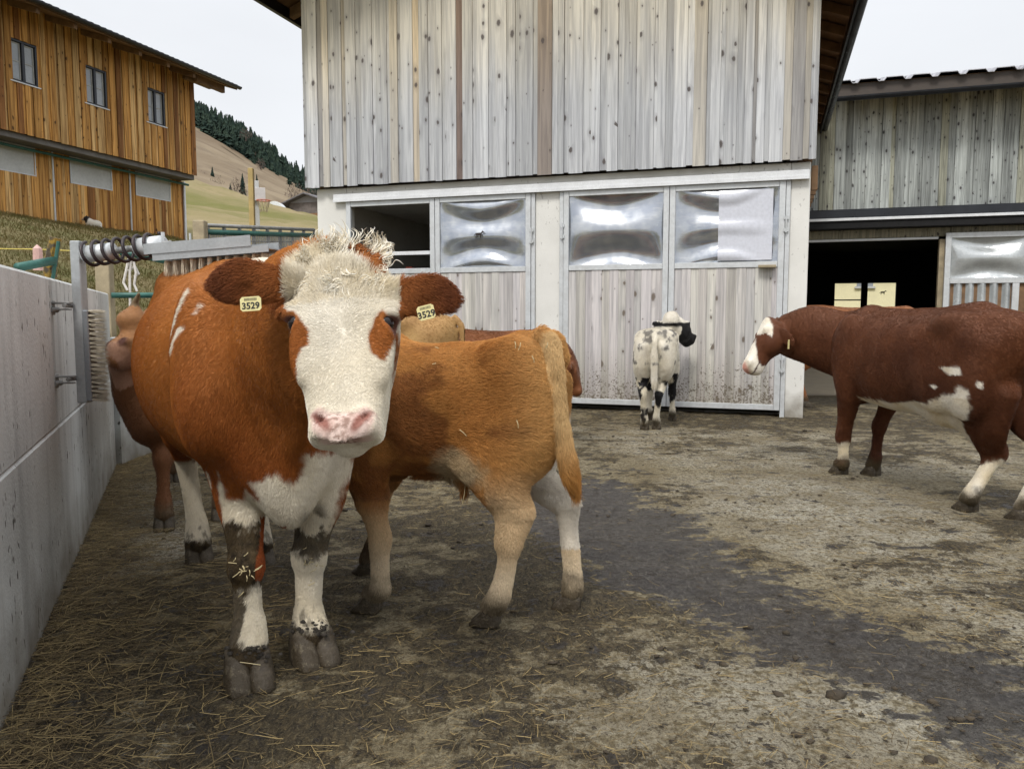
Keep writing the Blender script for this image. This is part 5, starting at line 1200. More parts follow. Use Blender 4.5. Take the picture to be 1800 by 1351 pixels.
# ears
def ear_w(pts, r_len, r_h, th, Yd, tilt):                            # pts: root px, tip px
    a = L(W(*pts[0],Yd)); b = L(W(*pts[1],Yd-.02)); d_ = nrm(b-a); up = nrm(np.array((0,0,1.0))-d_*d_[2]); nn = np.cross(d_,up)
    c = a*.47+b*.53; S.tube([a-d_*.03, a*.75+b*.25, a*.45+b*.55+up*.008, b*.85+a*.15, b], [.030,.052,r_h,.044,.014],[.026,.022,.019,.013,.008],up,.022)
    view = nrm(L(np.array((0,0,1.35)))-c); S.ell(c+view*.022-up*.018,(r_len*.30,r_h*.42,.013),[d_,up,nn],k=.016,sub=True)
    return a,b,c,up,d_,view
earR = ear_w(((503,497),(368,501)),.10,.062,.02,2.25,0); earL = ear_w(((690,520),(810,525)),.10,.058,.02,2.25,0)
# tail
S.tube([(-1.0,0,1.40),(-1.10,0,1.34),(-1.13,0,1.0),(-1.12,0,.62)],[.035,.03,.022,.018],[.035,.03,.022,.018],(0,1,0),.04)
def pxpoly(pts, Y): return [(W(a,b,Y)[0], W(a,b,Y)[2]) for a,b in pts]
facepL = [hp(a,b,-.03) for a,b in ((503,552),(518,553),(536,570),(551,592),(549,614),(535,622),(529,642),(524,672),(516,664),(508,635),(502,600),(499,575))]
facepR = [hp(a,b,-.03) for a,b in ((658,573),(674,555),(692,560),(694,585),(686,612),(678,638),(668,637),(653,628),(649,603))]
nosep = [hp(a,b,-.01) for a,b in ((546,722),(560,714),(580,724),(600,728),(622,724),(642,714),(657,722),(661,742),(650,760),(640,774),(622,784),(578,784),(562,774),(552,758))]
topkn = [hp(a,b,-.03) for a,b in ((598,448),(625,442),(664,450),(670,478),(655,490),(640,474),(612,466))]
briskW = pxpoly([(392,822),(397,875),(432,873),(445,855),(461,865),(471,863),(463,834),(485,836),(510,816),(534,834),(546,826),(557,785),(604,795),(606,835),(588,868),(590,880),(576,915),(570,945),(585,1010),(590,1240),(380,1240),(384,1050),(392,960),(388,905),(383,880)],2.82)
streaks = [pxpoly(q,3.02) for q in ([(364,512),(369,514),(352,560),(336,600),(328,626),(322,622),(332,585),(347,545)],[(372,570),(376,574),(360,592),(348,616),(343,612),(352,588),(360,576)],[(398,536),(402,540),(394,552),(390,549)],[(400,800),(404,815),(399,840),(393,838),(395,815)])]
backW = pxpoly([(428,462),(450,450),(500,447),(520,462),(505,478),(470,482),(455,474),(440,480)],3.0)
def cow_color(P, N):
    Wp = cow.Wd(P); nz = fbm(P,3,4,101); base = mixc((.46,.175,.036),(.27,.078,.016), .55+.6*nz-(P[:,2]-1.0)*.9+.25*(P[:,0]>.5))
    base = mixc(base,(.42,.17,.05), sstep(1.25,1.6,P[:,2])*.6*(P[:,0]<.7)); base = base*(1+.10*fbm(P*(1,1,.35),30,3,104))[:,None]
    q = P-HP; s_ = q@HS; t_ = q@HA; n_ = q@HN; d_ = np.hypot(0,0)
    white = np.array((.80,.755,.66)); cream = np.array((.74,.66,.50))
    wm = np.zeros(len(P)); fx_ = P[:,0] > .48
    wm = np.maximum(wm, np.where(fx_, edge(P, poly_sd(Wp[:,0],Wp[:,2],briskW)),0))
    side = (P[:,1] < .05)&(P[:,0] > -.1)&(P[:,0] < .9)
    for st_ in streaks: wm = np.maximum(wm, np.where(side, edge(P, poly_sd(Wp[:,0],Wp[:,2],st_),.006,.008),0))
    wm = np.maximum(wm, np.where((P[:,2] > 1.36)&(P[:,0] < .95), edge(P, poly_sd(Wp[:,0],Wp[:,2],backW),.01,.02),0))
    wm = np.maximum(wm, np.where((P[:,0] < -.3)&(P[:,2] < .62), edge(P,.55-P[:,2]),0)); wm = np.maximum(wm, edge(P,.76-P[:,2]+.0*P[:,0],.02,.05)*(P[:,0]<.5)*(P[:,0]>-.5)*.9)
    head = (t_ > -.06)&(t_ < HL+.08)&(np.abs(s_) < .215)&(P[:,0] > 1.28); hwid = .155
    fsd = np.minimum(np.minimum(n_+.185, hwid-np.abs(s_)+.01), t_+.05)
    fm_ = np.where(head, edge(P, fsd,.010,.012),0)
    fm_ = fm_*(1-edge(P, poly_sd(s_,t_,facepL),.004,.006,40))*(1-edge(P, poly_sd(s_,t_,facepR),.004,.006,40)*(n_>-.16))*(1-edge(P, poly_sd(s_,t_,topkn),.008,.016))
    wm = np.maximum(wm, fm_)
    wc_ = mixc(white, cream, .35+.5*fbm(P,6,3,102)+sstep(.9,.6,P[:,2])*.3)
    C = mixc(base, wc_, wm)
    yel = np.where(head&(t_<.14), .35+.5*fbm(P,25,2,109), 0); C = mixc(C, (.70,.58,.36), yel*(fm_>.5))
    # ears: darker tips
    for er in (earR,earL):
        de = np.linalg.norm(P-er[2],axis=1); m = (de < .16)&(np.abs(s_) > .155); along = (P-er[0])@er[4]; C = np.where(m[:,None], mixc((.36,.125,.035),(.17,.052,.018), sstep(.0,.19,along)+.5*nz), C)
    # muzzle
    pk = edge(P, poly_sd(s_,t_,nosep),.010,.008,30)*(n_ > -.06)*head
    for sg in (-1,1):
        pass
    pink = mixc((.78,.62,.56),(.66,.46,.40), .4+.9*fbm(P,45,3,103)); C = mixc(C, pink, pk*.92)
    mott = pk*sstep(.15,.5,fbm(P,110,2,106)+.3)*sstep(.028,.0,np.abs(s_)-.02)*.8; C = mixc(C,(.26,.15,.11),mott)
    for sg in (-1,1):
        nx,nt_ = hp(600+sg*35,740); ds_ = s_-nx; dt_ = t_-nt_; uu = (dt_-ds_*sg*.75)/1.25; vv = (ds_+dt_*sg*.75)/1.25; C = mixc(C,(.30,.13,.10),sstep(1.5,.7,np.hypot(vv/.013,uu/.036))*head*(n_>-.08))
        ex,et = hp(600+sg*82,569,-.04); C = mixc(C,(.20,.09,.07),sstep(.040,.030,np.sqrt((s_-ex)**2+(t_-et)**2+(n_+.05)**2))*head)
    
    # dung on the legs
    legs = (P[:,2] < .62); dn = fbm(P,12,4,105)+.8*fbm(P,45,3,115); fr = P[:,0] > .4
    rleg = fr&(P[:,1] < 0); lleg = fr&(P[:,1] >= 0)
    zc = Wp[:,2]; dm = np.where(rleg, sstep(.015,-.015,np.abs(zc-.455)-.12+dn*.05), 0)
    dm = np.maximum(dm, np.where(rleg&(Wp[:,0]<cow.Wd(fR)[0,0]-.0+ .02*dn), sstep(.36,.33,zc)*.9,0)); dm = np.maximum(dm, np.where(lleg, sstep(.01,-.01,np.abs(zc-.47)-.055+dn*.05)*.9, 0))
    dm = np.maximum(dm, sstep(.15,.12,zc+dn*.04)); dm = np.maximum(dm, legs*sstep(.45,.60,dn+.30-(zc))*.6)
    C = mixc(C, mixc((.030,.022,.014),(.10,.07,.035),.5+.9*fbm(P,50,2,107)), dm)
    rb_ = rleg&(Wp[:,0] > cow.Wd(kR)[0,0]+.048)&(zc > .38)&(zc < .60); C = np.where(rb_[:,None], (.30,.075,.02), C)
    C = mixc(C,(.10,.075,.045), (P[:,2] < .86)*(P[:,0] > .78)*sstep(.04,.0,np.hypot(Wp[:,0]-W(540,920,2.75)[0],(Wp[:,2]-W(540,925,2.75)[2])*.5))*.9)
    return C
whorl = HP+HA*hp(603,592)[1]+HS*hp(603,592)[0]
def n_h(P): return (P-HP)@HN
def cow_flow(P, N):
    q = P-HP; s_ = q@HS; t_ = q@HA; head = (t_ > -.1)&(t_ < HL+.08)&(np.abs(s_) < .17)&(P[:,0] > 1.28)
    fl = np.tile(np.array((-.75,0,-.65)),(len(P),1)); fl[P[:,2] < .75] = (-.1,0,-1); hv = P-whorl; fl = np.where(head[:,None], hv+HA*.02, fl)
    chest = (P[:,0] > .7)&(P[:,2] < 1.3)&~head; fl = np.where(chest[:,None], np.array((-.2,0,-1.0))+np.stack([0*s_,np.sign(P[:,1])*.3,0*s_],1), fl)
    Ls = np.where(head, np.where(t_ < .16, .55+1.1*sstep(.17,.03,t_), np.where(t_ > HL*.82,.30,.50)), .85); eyz = np.zeros(len(P),bool)
    for sg in (-1,1):
        ex,et = hp(600+sg*82,569,-.04); eyz |= (np.sqrt((s_-ex)**2+(t_-et)**2+(n_h(P)+.04)**2) < .046); ear = (P[:,0] > 1.2)&(np.abs(s_) > .165)
    for er in (earR,earL): fl = np.where((ear&((P-er[2])@er[4] > -.3)&(np.sign(s_) == np.sign((er[2]-HP)@HS)))[:,None], er[4]-er[3]*.45, fl)
    Ls = np.where(ear, .95, Ls); pk = (np.hypot(s_, t_-hp(600,765)[1]) < .07)&head; Ls = np.where(pk|eyz,.12,Ls)
    lift = np.where(head, .14, .14); lift = np.where(ear,.35,lift); lift = np.where(head&(t_<.16),.22+.5*sstep(.15,.03,t_),lift); return fl, Ls, lift
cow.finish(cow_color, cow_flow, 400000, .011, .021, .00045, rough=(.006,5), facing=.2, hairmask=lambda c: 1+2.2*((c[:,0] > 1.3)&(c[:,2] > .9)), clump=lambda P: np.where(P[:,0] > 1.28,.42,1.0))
for s_ in (-1,1):
    ex,et = hp(600+s_*82,569,-.04); cow.eye(hq(ex*.945,et+.002,-.036), .0245)
# topknot curls
nc = 3400; rs_ = RNG.uniform(-.115,.115,nc); rt_ = RNG.uniform(-.045,.10,nc); cur = np.zeros((nc,9,3)); colr = []
P0 = HP+HS*rs_[:,None]+HA*(rt_+.0)[:,None]+HN*(np.where(rt_<.03,-.04,-.005)-.5*np.abs(rs_)**1.6)[:,None]; P0 = P0-HA*(np.clip(.02-rt_,0,1)*.1)[:,None]
ln = RNG.uniform(.04,.10,nc)*(1-30*rs_**2)*np.where(rt_<.015,1.5,.7)*np.where(rt_>.06,.7,1); ang0 = RNG.uniform(0,6.28,nc); cl = np.round(P0*30)/30
dirv = np.stack([vnoise(cl+3,40,7),vnoise(cl+3,40,8),vnoise(cl+3,40,9)],1)*.9 + (-HA)*np.where(rt_<.03,1.2,.15)[:,None]+HN*.55+HS*(rs_*5)[:,None]+HA*np.where(rt_>.04,.7,0)[:,None]; dirv /= np.linalg.norm(dirv,axis=1)[:,None]
gin = (poly_sd(rs_,rt_,topkn) > -.004+RNG.normal(0,.006,nc)); ln = np.where(gin, ln*.42, ln); p1 = np.cross(dirv, HN+.3*HS); p1 /= np.linalg.norm(p1,axis=1)[:,None]; p2 = np.cross(dirv,p1); ph = vnoise(cl,30,11)*6+RNG.normal(0,.3,nc); rc_ = RNG.uniform(.006,.014,nc)
hc = bpy.data.hair_curves.new('topknot'); hc.add_curves([9]*nc)
for k in range(9):
    f = k/8; a = ph+f*5.2; amp = (rc_*min(1,f*2.5))[:,None]; c = P0+dirv*(ln*f*(1-.25*f))[:,None]+p1*np.cos(a)[:,None]*amp+p2*np.sin(a)[:,None]*amp; c[:,2] -= .02*f*f; cur[:,k] = c
hc.position_data.foreach_set('vector', cur.astype(np.float32).ravel()); r = hc.attributes.new('radius','FLOAT','POINT') if 'radius' not in hc.attributes else hc.attributes['radius']; r.data.foreach_set('value', np.tile(np.array([.0013,.0013,.0013,.0012,.0011,.001,.0009,.0006,.0003],np.float32),nc))
cc = np.where(gin[:,None], (.34,.12,.035), mixc((.84,.80,.70),(.68,.58,.40),RNG.random(nc)**1.8)); cc = cc*(1+RNG.normal(0,.12,(nc,1)))
a = hc.attributes.new('hcol','FLOAT_COLOR','CURVE'); a.data.foreach_set('color', np.concatenate([np.clip(cc,0,.95),np.ones((nc,1))],1).astype(np.float32).ravel()); hc.materials.append(M['hair'])
o = bpy.data.objects.new('topknot', hc); COL.objects.link(o); o.parent = cow.root; o['kind'] = 'stuff'
# ear tags
def ear_tag(b, px, py, Y, w_, h_, roll, text='3529'):
    c = W(px,py,Y); e = empty('ear_tag'); e.parent = b.root; e.location = tuple(b.L(c)); vd = nrm(np.array((0,0,1.35))-c)
    Rm = Matrix.Rotation(-b.rot,4,'Z')@Matrix(((1,0,0,0),(0,0,-1,0),(0,1,0,0),(0,0,0,1)))@Matrix.Rotation(roll,4,'Z')@Matrix.Rotation(R(-8),4,'X'); e.rotation_euler = Rm.to_euler()
    o = MB().prism([(-w_/2+.006,-h_/2),(w_/2-.006,-h_/2),(w_/2,-h_/2+.006),(w_/2,h_/2-.006),(w_/2-.006,h_/2),(-w_/2+.006,h_/2),(-w_/2,h_/2-.006),(-w_/2,-h_/2+.006)], (0,0,.002), (0,0,0), (1,0,0), (0,1,0)).build('plate', M['tag'], e)
    fc = bpy.data.curves.new('number','FONT'); fc.body = text; fc.size = h_*.62; fc.align_x = 'CENTER'; fc.extrude = .0003; fc.offset = .0006
    tmp = bpy.data.objects.new('tmp', fc); COL.objects.link(tmp); bpy.context.view_layer.update(); me = bpy.data.meshes.new_from_object(tmp.evaluated_get(bpy.context.evaluated_depsgraph_get())); me.materials.clear(); me.materials.append(M['tag_ink']); bpy.data.objects.remove(tmp)
    fo = link('number', me, e, (0,-h_*.34,.0027))
    mb = MB(); rr = random.Random(4); x = -w_*.30
    while x < w_*.30: q = rr.uniform(.0006,.0016); mb.box((x,h_*.22,.0021),(x+q,h_*.40,.0025)); x += q+rr.uniform(.0008,.0018)
    s_ = mb.build('barcode', M['tag_ink'], e); s_['kind'] = 'stuff'
ear_tag(cow, 441,534,2.175,.058,.040,R(4)); ear_tag(cow, 749,549,2.175,.048,.040,R(14))
# straw stuck to the knees
def stuck(b, items, name='stuck_straw', mat=None, rad=.0016):
    mb = MB()
    for (x0,y0,x1,y1,Yd) in items: mb.tube([L_(x0,y0,Yd,b),L_((x0+x1)/2+1,(y0+y1)/2,Yd-.004,b),L_(x1,y1,Yd,b)], rad, 5)
    o = mb.build(name, mat or M['pale_straw'], b.root); o['kind'] = 'stuff'
def L_(px,py,Y,b): return b.L(W(px,py,Y))
M['pale_straw'] = simple('pale_straw', (.55,.46,.26), .6)
rr = random.Random(9)
stuck(cow, [(rr.gauss(435,14),rr.gauss(1000,20),0,0,2.755) for _ in range(0)]+[(x,y,x+rr.uniform(-16,16),y+rr.uniform(-10,12),2.75) for x,y in ((rr.gauss(433,13),rr.gauss(1000,22)) for _ in range(16))]+[(x,y,x+rr.uniform(-12,12),y+rr.uniform(-8,10),2.94) for x,y in ((rr.gauss(545,9),rr.gauss(990,12)) for _ in range(12))]+[(422,1163,458,1168,2.72),(405,1230,430,1215,2.68)])
# dung ruff above the hooves
mb = MB(); 
for cx_,cy_,Yd,wq in ((436,1150,2.745,32),(549,1108,2.945,30)):
    for k in range(90):
        p = cow.L(W(cx_+rr.gauss(0,wq*.62),cy_+rr.gauss(0,8),Yd+rr.uniform(0,.05))); r_ = rr.uniform(.004,.012); mb.add([p+np.array(v)*r_*np.array((rr.uniform(.6,1.4),rr.uniform(.6,1.4),rr.uniform(.5,1))) for v in ico_v], ico_f)
o = mb.build('caked_dung', simple('caked_dung',(.045,.038,.030),.8,0,.5,60,.004), cow.root, True); o['kind'] = 'stuff'

# ================================================================ the other cattle
def std_head(b, pol, muz, side, wfrac=.225, k=.03, eyes=True, chin=True):
    """side: world-ish local vector across the face; returns frame"""
    HA_ = nrm(muz-pol); HS_ = nrm(side-HA_*(side@HA_)); HN_ = np.cross(HS_,HA_)
    if HN_[2] < 0 and abs(HN_[2]) > .05: HN_ = -HN_
    h = np.linalg.norm(muz-pol); w_ = wfrac*h
    rows = [(0,0,-.13,.30,.08,.16),(.03,0,-.14,.62,.13,.24),(.10,0,-.15,.86,.15,.32),(.22,0,-.155,.98,.155,.37),(.34,0,-.155,1.0,.15,.39),(.46,0,-.15,.90,.145,.34),(.60,0,-.145,.74,.14,.25),(.74,0,-.14,.66,.135,.19),(.86,0,-.14,.68,.14,.165),(.94,0,-.14,.66,.125,.15),(1.0,0,-.14,.54,.09,.12),(1.02,0,-.14,.3,.05,.07)]
    b.S.loft(pol,HA_,HS_,HN_,[(r[0]*h,0,r[2]*h,r[3]*w_,r[4]*h,r[5]*h) for r in rows], p=2.4, k=k)
    q = lambda s_,t_,n_: pol+HS_*s_*w_+HA_*t_*h+HN_*n_*h
    if chin: b.S.ell(q(0,.90,-.26),np.array((.07,.08,.055))*h,[HS_,HA_,HN_],k=.03)
    b.S.ell(q(0,.74,-.29),np.array((.06,.20,.04))*h,[HS_,HA_,HN_],k=.05)
    for s_ in (-1,1):
        b.S.ell(q(s_*.93,.29,-.06),np.array((.055,.05,.05))*h,[HS_,HA_,HN_],k=.03)
        b.S.ell(q(s_*.62,.90,-.06),np.array((.05,.06,.04))*h,[HS_,HA_,HN_],k=.03)
        b.S.ell(q(s_*.60,.93,-.035),np.array((.014,.030,.030))*h,[HS_,HA_,HN_],k=.012,sub=True)
        b.S.ell(q(s_*.75,.42,-.26),np.array((.09,.16,.13))*h,[HS_,HA_,HN_],k=.08)   # cheek
    return dict(A=HA_,S=HS_,N=HN_,P=pol,h=h,w=w_,q=q)
def std_ear(b, a, t_, wd_=.05, th_=.012):
    d_ = nrm(t_-a); up = nrm(np.array((0,0,1.0))-d_*d_[2]+np.array((.01,0,0)))
    b.S.tube([a, a*.7+t_*.3, a*.4+t_*.6, a*.12+t_*.88, t_],[.022,wd_*.85,wd_,wd_*.65,.010],[.018,th_*1.3,th_,th_*.8,.006],up,.02)
def body_flow(L0=1.0, low=.7, lift=.16, hd=None, extra=None):
    def f(P, N):
        fl = np.tile(np.array((-.8,0,-.5)),(len(P),1)); fl[P[:,2] < low] = (-.1,0,-1); Ls = np.full(len(P),L0); lf = np.full(len(P),lift)
        if hd is not None:
            q = P-hd['P']; m = np.abs(q@hd['S']) < hd['w']*1.25; t_ = q@hd['A']; m &= (t_ > -.02)&(t_ < hd['h']*1.1)&(np.abs(q@hd['N']) < hd['h']*.6); fl = np.where(m[:,None], hd['A'], fl); Ls = np.where(m, L0*.5, Ls)
        if extra: fl, Ls, lf = extra(P, fl, Ls, lf)
        return fl, Ls, lf
    return f
WHITE = np.array((.78,.74,.65)); MUD = np.array((.05,.038,.024))
def muddy(P, C, z0=.16, amt=.9, seed=111): 
    d = fbm(P,11,4,seed); return mixc(C, mixc(MUD,(.12,.09,.05),.5+.8*d), amt*sstep(z0+.05,z0-.04,P[:,2]+d*.07))

# ---- the ginger calf in front of the barn
fmc = np.array((-.66,3.585,0)); hmc = np.array((.10,3.455,0))
calf = Beast('calf', fmc, hmc, 'woolly ginger calf standing side on with cream legs and its tail towards the yard', 'calf', .0125, 1.26, (-.80,.95,.80), fx=[(-.65,.2,.010)])
S = calf.S; L = calf.L; print('calf half', calf.half, math.degrees(calf.rot))
S.loft((0,0,0),(1,0,0),(0,1,0),(0,0,1),[(-.50,0,1.08,.03,.04,.08),(-.475,0,1.08,.10,.11,.18),(-.41,0,1.06,.165,.185,.26),(-.30,0,1.03,.215,.225,.33),(-.15,0,1.0,.245,.225,.345),(.10,0,.985,.265,.225,.355),(.30,0,.99,.245,.245,.36),(.44,0,1.0,.19,.245,.33),(.54,0,.98,.13,.19,.26),(.60,0,.96,.06,.08,.12)], p=2.3, k=.04)
for s_ in (-1,1):
    S.ell((-.30,s_*.16,1.17),(.10,.06,.06),k=.10); S.ell((.36,s_*.17,1.02),(.15,.08,.26),k=.10)
    S.ell((-.37,s_*.125,.90),(.14,.10,.26),k=.10)
S.tube([(-.34,0,1.22),(-.46,0,1.235),(-.50,0,1.17)],[.035,.04,.03],[.05,.045,.035],(0,0,1),.06)
S.tube([(.44,0,1.02),(.52,-.16,1.02),(.54,-.38,1.0),(.46,-.54,.95)],[.22,.19,.15,.12],[.16,.14,.12,.11],(0,0,1),.08)
hdc = std_head(calf, np.array((.46,-.52,1.06)), np.array((.26,-.76,.80)), nrm(np.array((-.7,.7,0))), .25)
hk1 = L(W(912,903,3.30)); ft1 = L(W(879,1042,3.27)); f1 = L(G(861,1096)); st1 = L(W(846,790,3.33)); 
hk2 = L(W(996,885,3.50)); ft2 = L(W(1007,1030,3.49)); f2 = L(G(1003,1068))
hind_leg(calf, 1, (f1[0],f1[1]), -.34, 1.26, .98, hock=hk1, stifle=st1, fet=ft1); S.tube([L(W(855,800,3.32)),L(W(876,850,3.31)),L(W(896,895,3.30)),L(W(892,950,3.29))],[.15,.098,.070,.046],[.10,.072,.055,.040],(1,0,0),.05)
hind_leg(calf, -1, (f2[0],f2[1]), -.34, 1.26, .97, hock=hk2, fet=ft2)
k1 = L(W(668,950,3.44)); t1 = L(W(668,1036,3.45)); g1_ = L(G(654,1072)); g2_ = L(G(648,1008))
front_leg(calf, 1, (g1_[0],g1_[1]), .36, 1.26, .95, knee=k1, fet=t1); front_leg(calf, -1, (g2_[0],g2_[1]), .34, 1.26, .94)
tl = [L(W(a,b,Y_)) for a,b,Y_ in ((950,586,3.36),(966,600,3.31),(978,645,3.27),(984,715,3.26),(992,780,3.27),(1002,830,3.28),(1010,862,3.29))]
S.tube(tl,[.034,.036,.032,.030,.034,.028,.008],[.034,.034,.030,.028,.030,.024,.008],(0,1,0),.025)
S.tube([L(W(800,812,3.42)),L(W(812,838,3.42)),L(W(818,862,3.42))],[.05,.028,.010],[.04,.022,.008],(1,0,0),.05)
tlx = np.array(tl)
def seg_d(P, pts):
    d = np.full(len(P),9.0); tq = np.zeros(len(P))
    for i in range(len(pts)-1):
        e = pts[i+1]-pts[i]; t_ = np.clip(((P-pts[i])@e)/(e@e),0,1); dd = np.linalg.norm(P-pts[i]-t_[:,None]*e,axis=1); m = dd < d; d = np.where(m,dd,d); tq = np.where(m,i+t_,tq)
    return d, tq
def calf_color(P, N):
    a = fbm(P,3.2,4,121); b_ = fbm(P*(1,1,1.3),8,4,122); z = P[:,2]
    C = mixc((.55,.28,.085),(.40,.165,.040), .5+.9*a); C = mixc(C,(.19,.065,.020), sstep(.05,.50,b_+.55*sstep(-.35,.15,P[:,0])*sstep(1.25,1.0,z)-.15)*.75*(z>.55))
    C = mixc(C,(.60,.345,.125), sstep(-.22,-.45,P[:,0])*.75*(z > .5)); leg = sstep(.66,.40,z+.10*a-.08*(P[:,0]<-.2))
    C = mixc(C,(.60,.44,.26), leg); C = mixc(C,(.70,.60,.44), sstep(.40,.22,z)*.7)
    inner = (P[:,0] < -.22)&(P[:,1] < .09)&(z < .93)&(z > .30); C = mixc(C,(.76,.70,.60), inner*sstep(.12,.04,P[:,1])*sstep(.95,.85,z+.05*a)*(N[:,1] > -.8))
    C = mixc(C,(.52,.43,.27), edge(P, .075-np.hypot((P[:,0]+.07)*.6,(z-.70)),.025,.03)*.75)
    d,tq = seg_d(P, tlx); tm = (d < .042)&(tq > .4); C = np.where(tm[:,None], mixc((.62,.42,.20),(.46,.22,.06), sstep(3.2,5,tq)), C)
    C = mixc(C,(.24,.10,.035), (P[:,0] > .38)*sstep(.5,1.0,.7+.5*a)); C = mixc(C,(.25,.08,.06), sstep(.03,.012,np.hypot(P[:,0]+.51,(z-1.08)*.6))*(np.abs(P[:,1]) < .03)); return muddy(P, C, .15, .8)
def calf_extra(P, fl, Ls, lf):
    d,tq = seg_d(P, tlx); tm = (d < .045)&(tq > .3); i = np.clip(tq.astype(int),0,len(tlx)-2); fl = np.where(tm[:,None], tlx[i+1]-tlx[i], fl); Ls = np.where(tm, 1.6+1.5*sstep(3,5.5,tq), Ls); lf = np.where(tm,.12,lf)
    sw = np.stack([fbm(P,4,2,131),0*P[:,0],fbm(P,4,2,132)],1)*1.1; fl = np.where(tm[:,None], fl, fl+sw*(P[:,2]>.6)[:,None])
    sh_ = (P[:,2] < .66)&(P[:,0] > -.15)&(P[:,0] < .12)&(np.abs(P[:,1]) < .12); fl = np.where(sh_[:,None], np.array((0,0,-1.0)), fl); Ls = np.where(sh_,2.6,Ls); Ls = np.where((P[:,2] < .5)&~tm,.6,Ls); return fl, Ls, lf
calf.finish(calf_color, body_flow(1.0,.55,.26,hdc,calf_extra), 260000, .016, .030, .00058, rough=(.010,8), facing=.18, jit=.2)
stuck(calf, [(905,600,906,612,3.14),(915,602,911,615,3.13),(963,602,959,612,3.14),(935,625,939,637,3.12),(765,610,771,612,3.25),(760,640,766,638,3.22),(908,738,911,752,3.05),(808,755,820,766,3.17),(823,810,818,850,3.30),(818,848,813,885,3.34)], rad=.0017)

# ---- red brown cow at the right
fmr = (G(1476,833)+G(1533,835))/2; hmr = (G(1700,897)+G(1795,915))/2
rc = Beast('cow', fmr, hmr, 'dark red brown cow with a white muzzle in profile at the right edge', 'cow', .016, 1.42, (-1.05,1.75,1.15), fx=[(.85,1.5,.011)], fy=[(.2,1.1,.012)])
S = rc.S; L = rc.L; print('red half', rc.half, math.degrees(rc.rot))
S.loft((0,0,0),(1,0,0),(0,1,0),(0,0,1),[(-.92,0,1.18,.04,.05,.08),(-.89,0,1.18,.12,.12,.16),(-.80,0,1.15,.19,.21,.26),(-.62,0,1.10,.25,.29,.34),(-.42,0,1.06,.30,.33,.38),(-.15,0,1.02,.335,.34,.40),(.15,0,1.01,.335,.345,.40),(.42,0,1.03,.30,.34,.40),(.60,0,1.03,.25,.315,.38),(.74,0,1.0,.20,.25,.34),(.84,0,.97,.13,.16,.24),(.88,0,.95,.05,.08,.1)], p=2.3, k=.04)
for s_ in (-1,1):
    S.ell((-.50,s_*.23,1.30),(.12,.075,.06),k=.12); S.ell((.56,s_*.21,1.05),(.17,.10,.30),k=.09); S.ell((-.62,s_*.18,.92),(.18,.12,.28),k=.10)
S.tube([(-.52,0,1.38),(-.1,0,1.335),(.3,0,1.33),(.56,0,1.345)],[.04,.04,.04,.045],[.06,.06,.06,.06],(0,0,1),.10)
S.ell((.72,0,.74),(.13,.10,.13),k=.12)
polr = L(W(1346,555,7.0)); muzr = L(W(1303,646,6.88))
S.tube([(.60,0,1.10),(.82,.04,1.09),polr*.45+np.array((.86,.05,1.09))*.55+np.array((0,0,-.03)),polr+L(rc.o+np.array((.20,0,0)))*1+np.array((0,0,-.17))],[.30,.28,.245,.19],[.18,.16,.14,.12],(0,0,1),.10)
hdr = std_head(rc, polr, muzr, L(rc.o+nrm(np.array((.12,1.0,0)))), .225)
print('hdr h', hdr['h'])
std_ear(rc, L(W(1362,576,6.86)), L(W(1396,606,6.72)), .062)
std_ear(rc, L(W(1362,572,7.1)), L(W(1368,560,7.25)), .04)
a_ = G(1476,833); b_ = G(1533,835); c_ = G(1700,897); d_ = G(1795,915)
front_leg(rc, 1, tuple(L(a_)[:2]), .58, 1.42, 1.05, knee=L(W(1482,770,6.5)), fet=L(W(1482,812,6.5))); front_leg(rc, -1, tuple(L(b_)[:2]), .52, 1.42, 1.05)
hind_leg(rc, 1, tuple(L(c_)[:2]), -.62, 1.42, 1.05, hock=L(W(1752,795,5.28)), fet=L(W(1708,868,5.25))); hind_leg(rc, -1, tuple(L(d_)[:2]), -.62, 1.42, 1.0)
S.tube([L(W(1742,690,5.2)),L(W(1738,745,5.22)),L(W(1744,795,5.28))],[.20,.14,.075],[.12,.09,.055],(1,0,0),.06); S.ell((-.30,0,.66),(.20,.14,.12),k=.10)                             # udder
S.tube([(-.90,0,1.30),(-.98,0,1.22),(-1.0,0,.9),(-.99,0,.55)],[.03,.028,.02,.03],[.03,.028,.02,.03],(0,1,0),.04)
def pxpoly(pts, Y):
    f_ = lambda a: Y if Y else float(np.interp(a,[1490,1700],[6.15,5.15]))
    return [(W(a,b,f_(a))[0], W(a,b,f_(a))[2]) for a,b in pts]
browH = pxpoly([(1330,590),(1340,584),(1350,592),(1354,572),(1352,556),(1400,548),(1420,640),(1388,660),(1384,648),(1378,640),(1370,630),(1360,630),(1347,640),(1333,641),(1326,628),(1326,604)],6.92)
bel = pxpoly([(1497,684),(1503,681),(1510,690),(1520,705),(1545,715),(1560,712),(1600,708),(1640,695),(1655,672),(1668,682),(1690,700),(1702,730),(1712,770),(1700,800),(1640,790),(1560,770),(1500,720)],None)
spots = [pxpoly(q,5.55) for q in ([(1619,640),(1630,638),(1632,650),(1624,652)],[(1646,658),(1654,662),(1652,672),(1645,668)],[(1613,672),(1618,673),(1616,678)],[(1543,697),(1550,699),(1547,703)])]
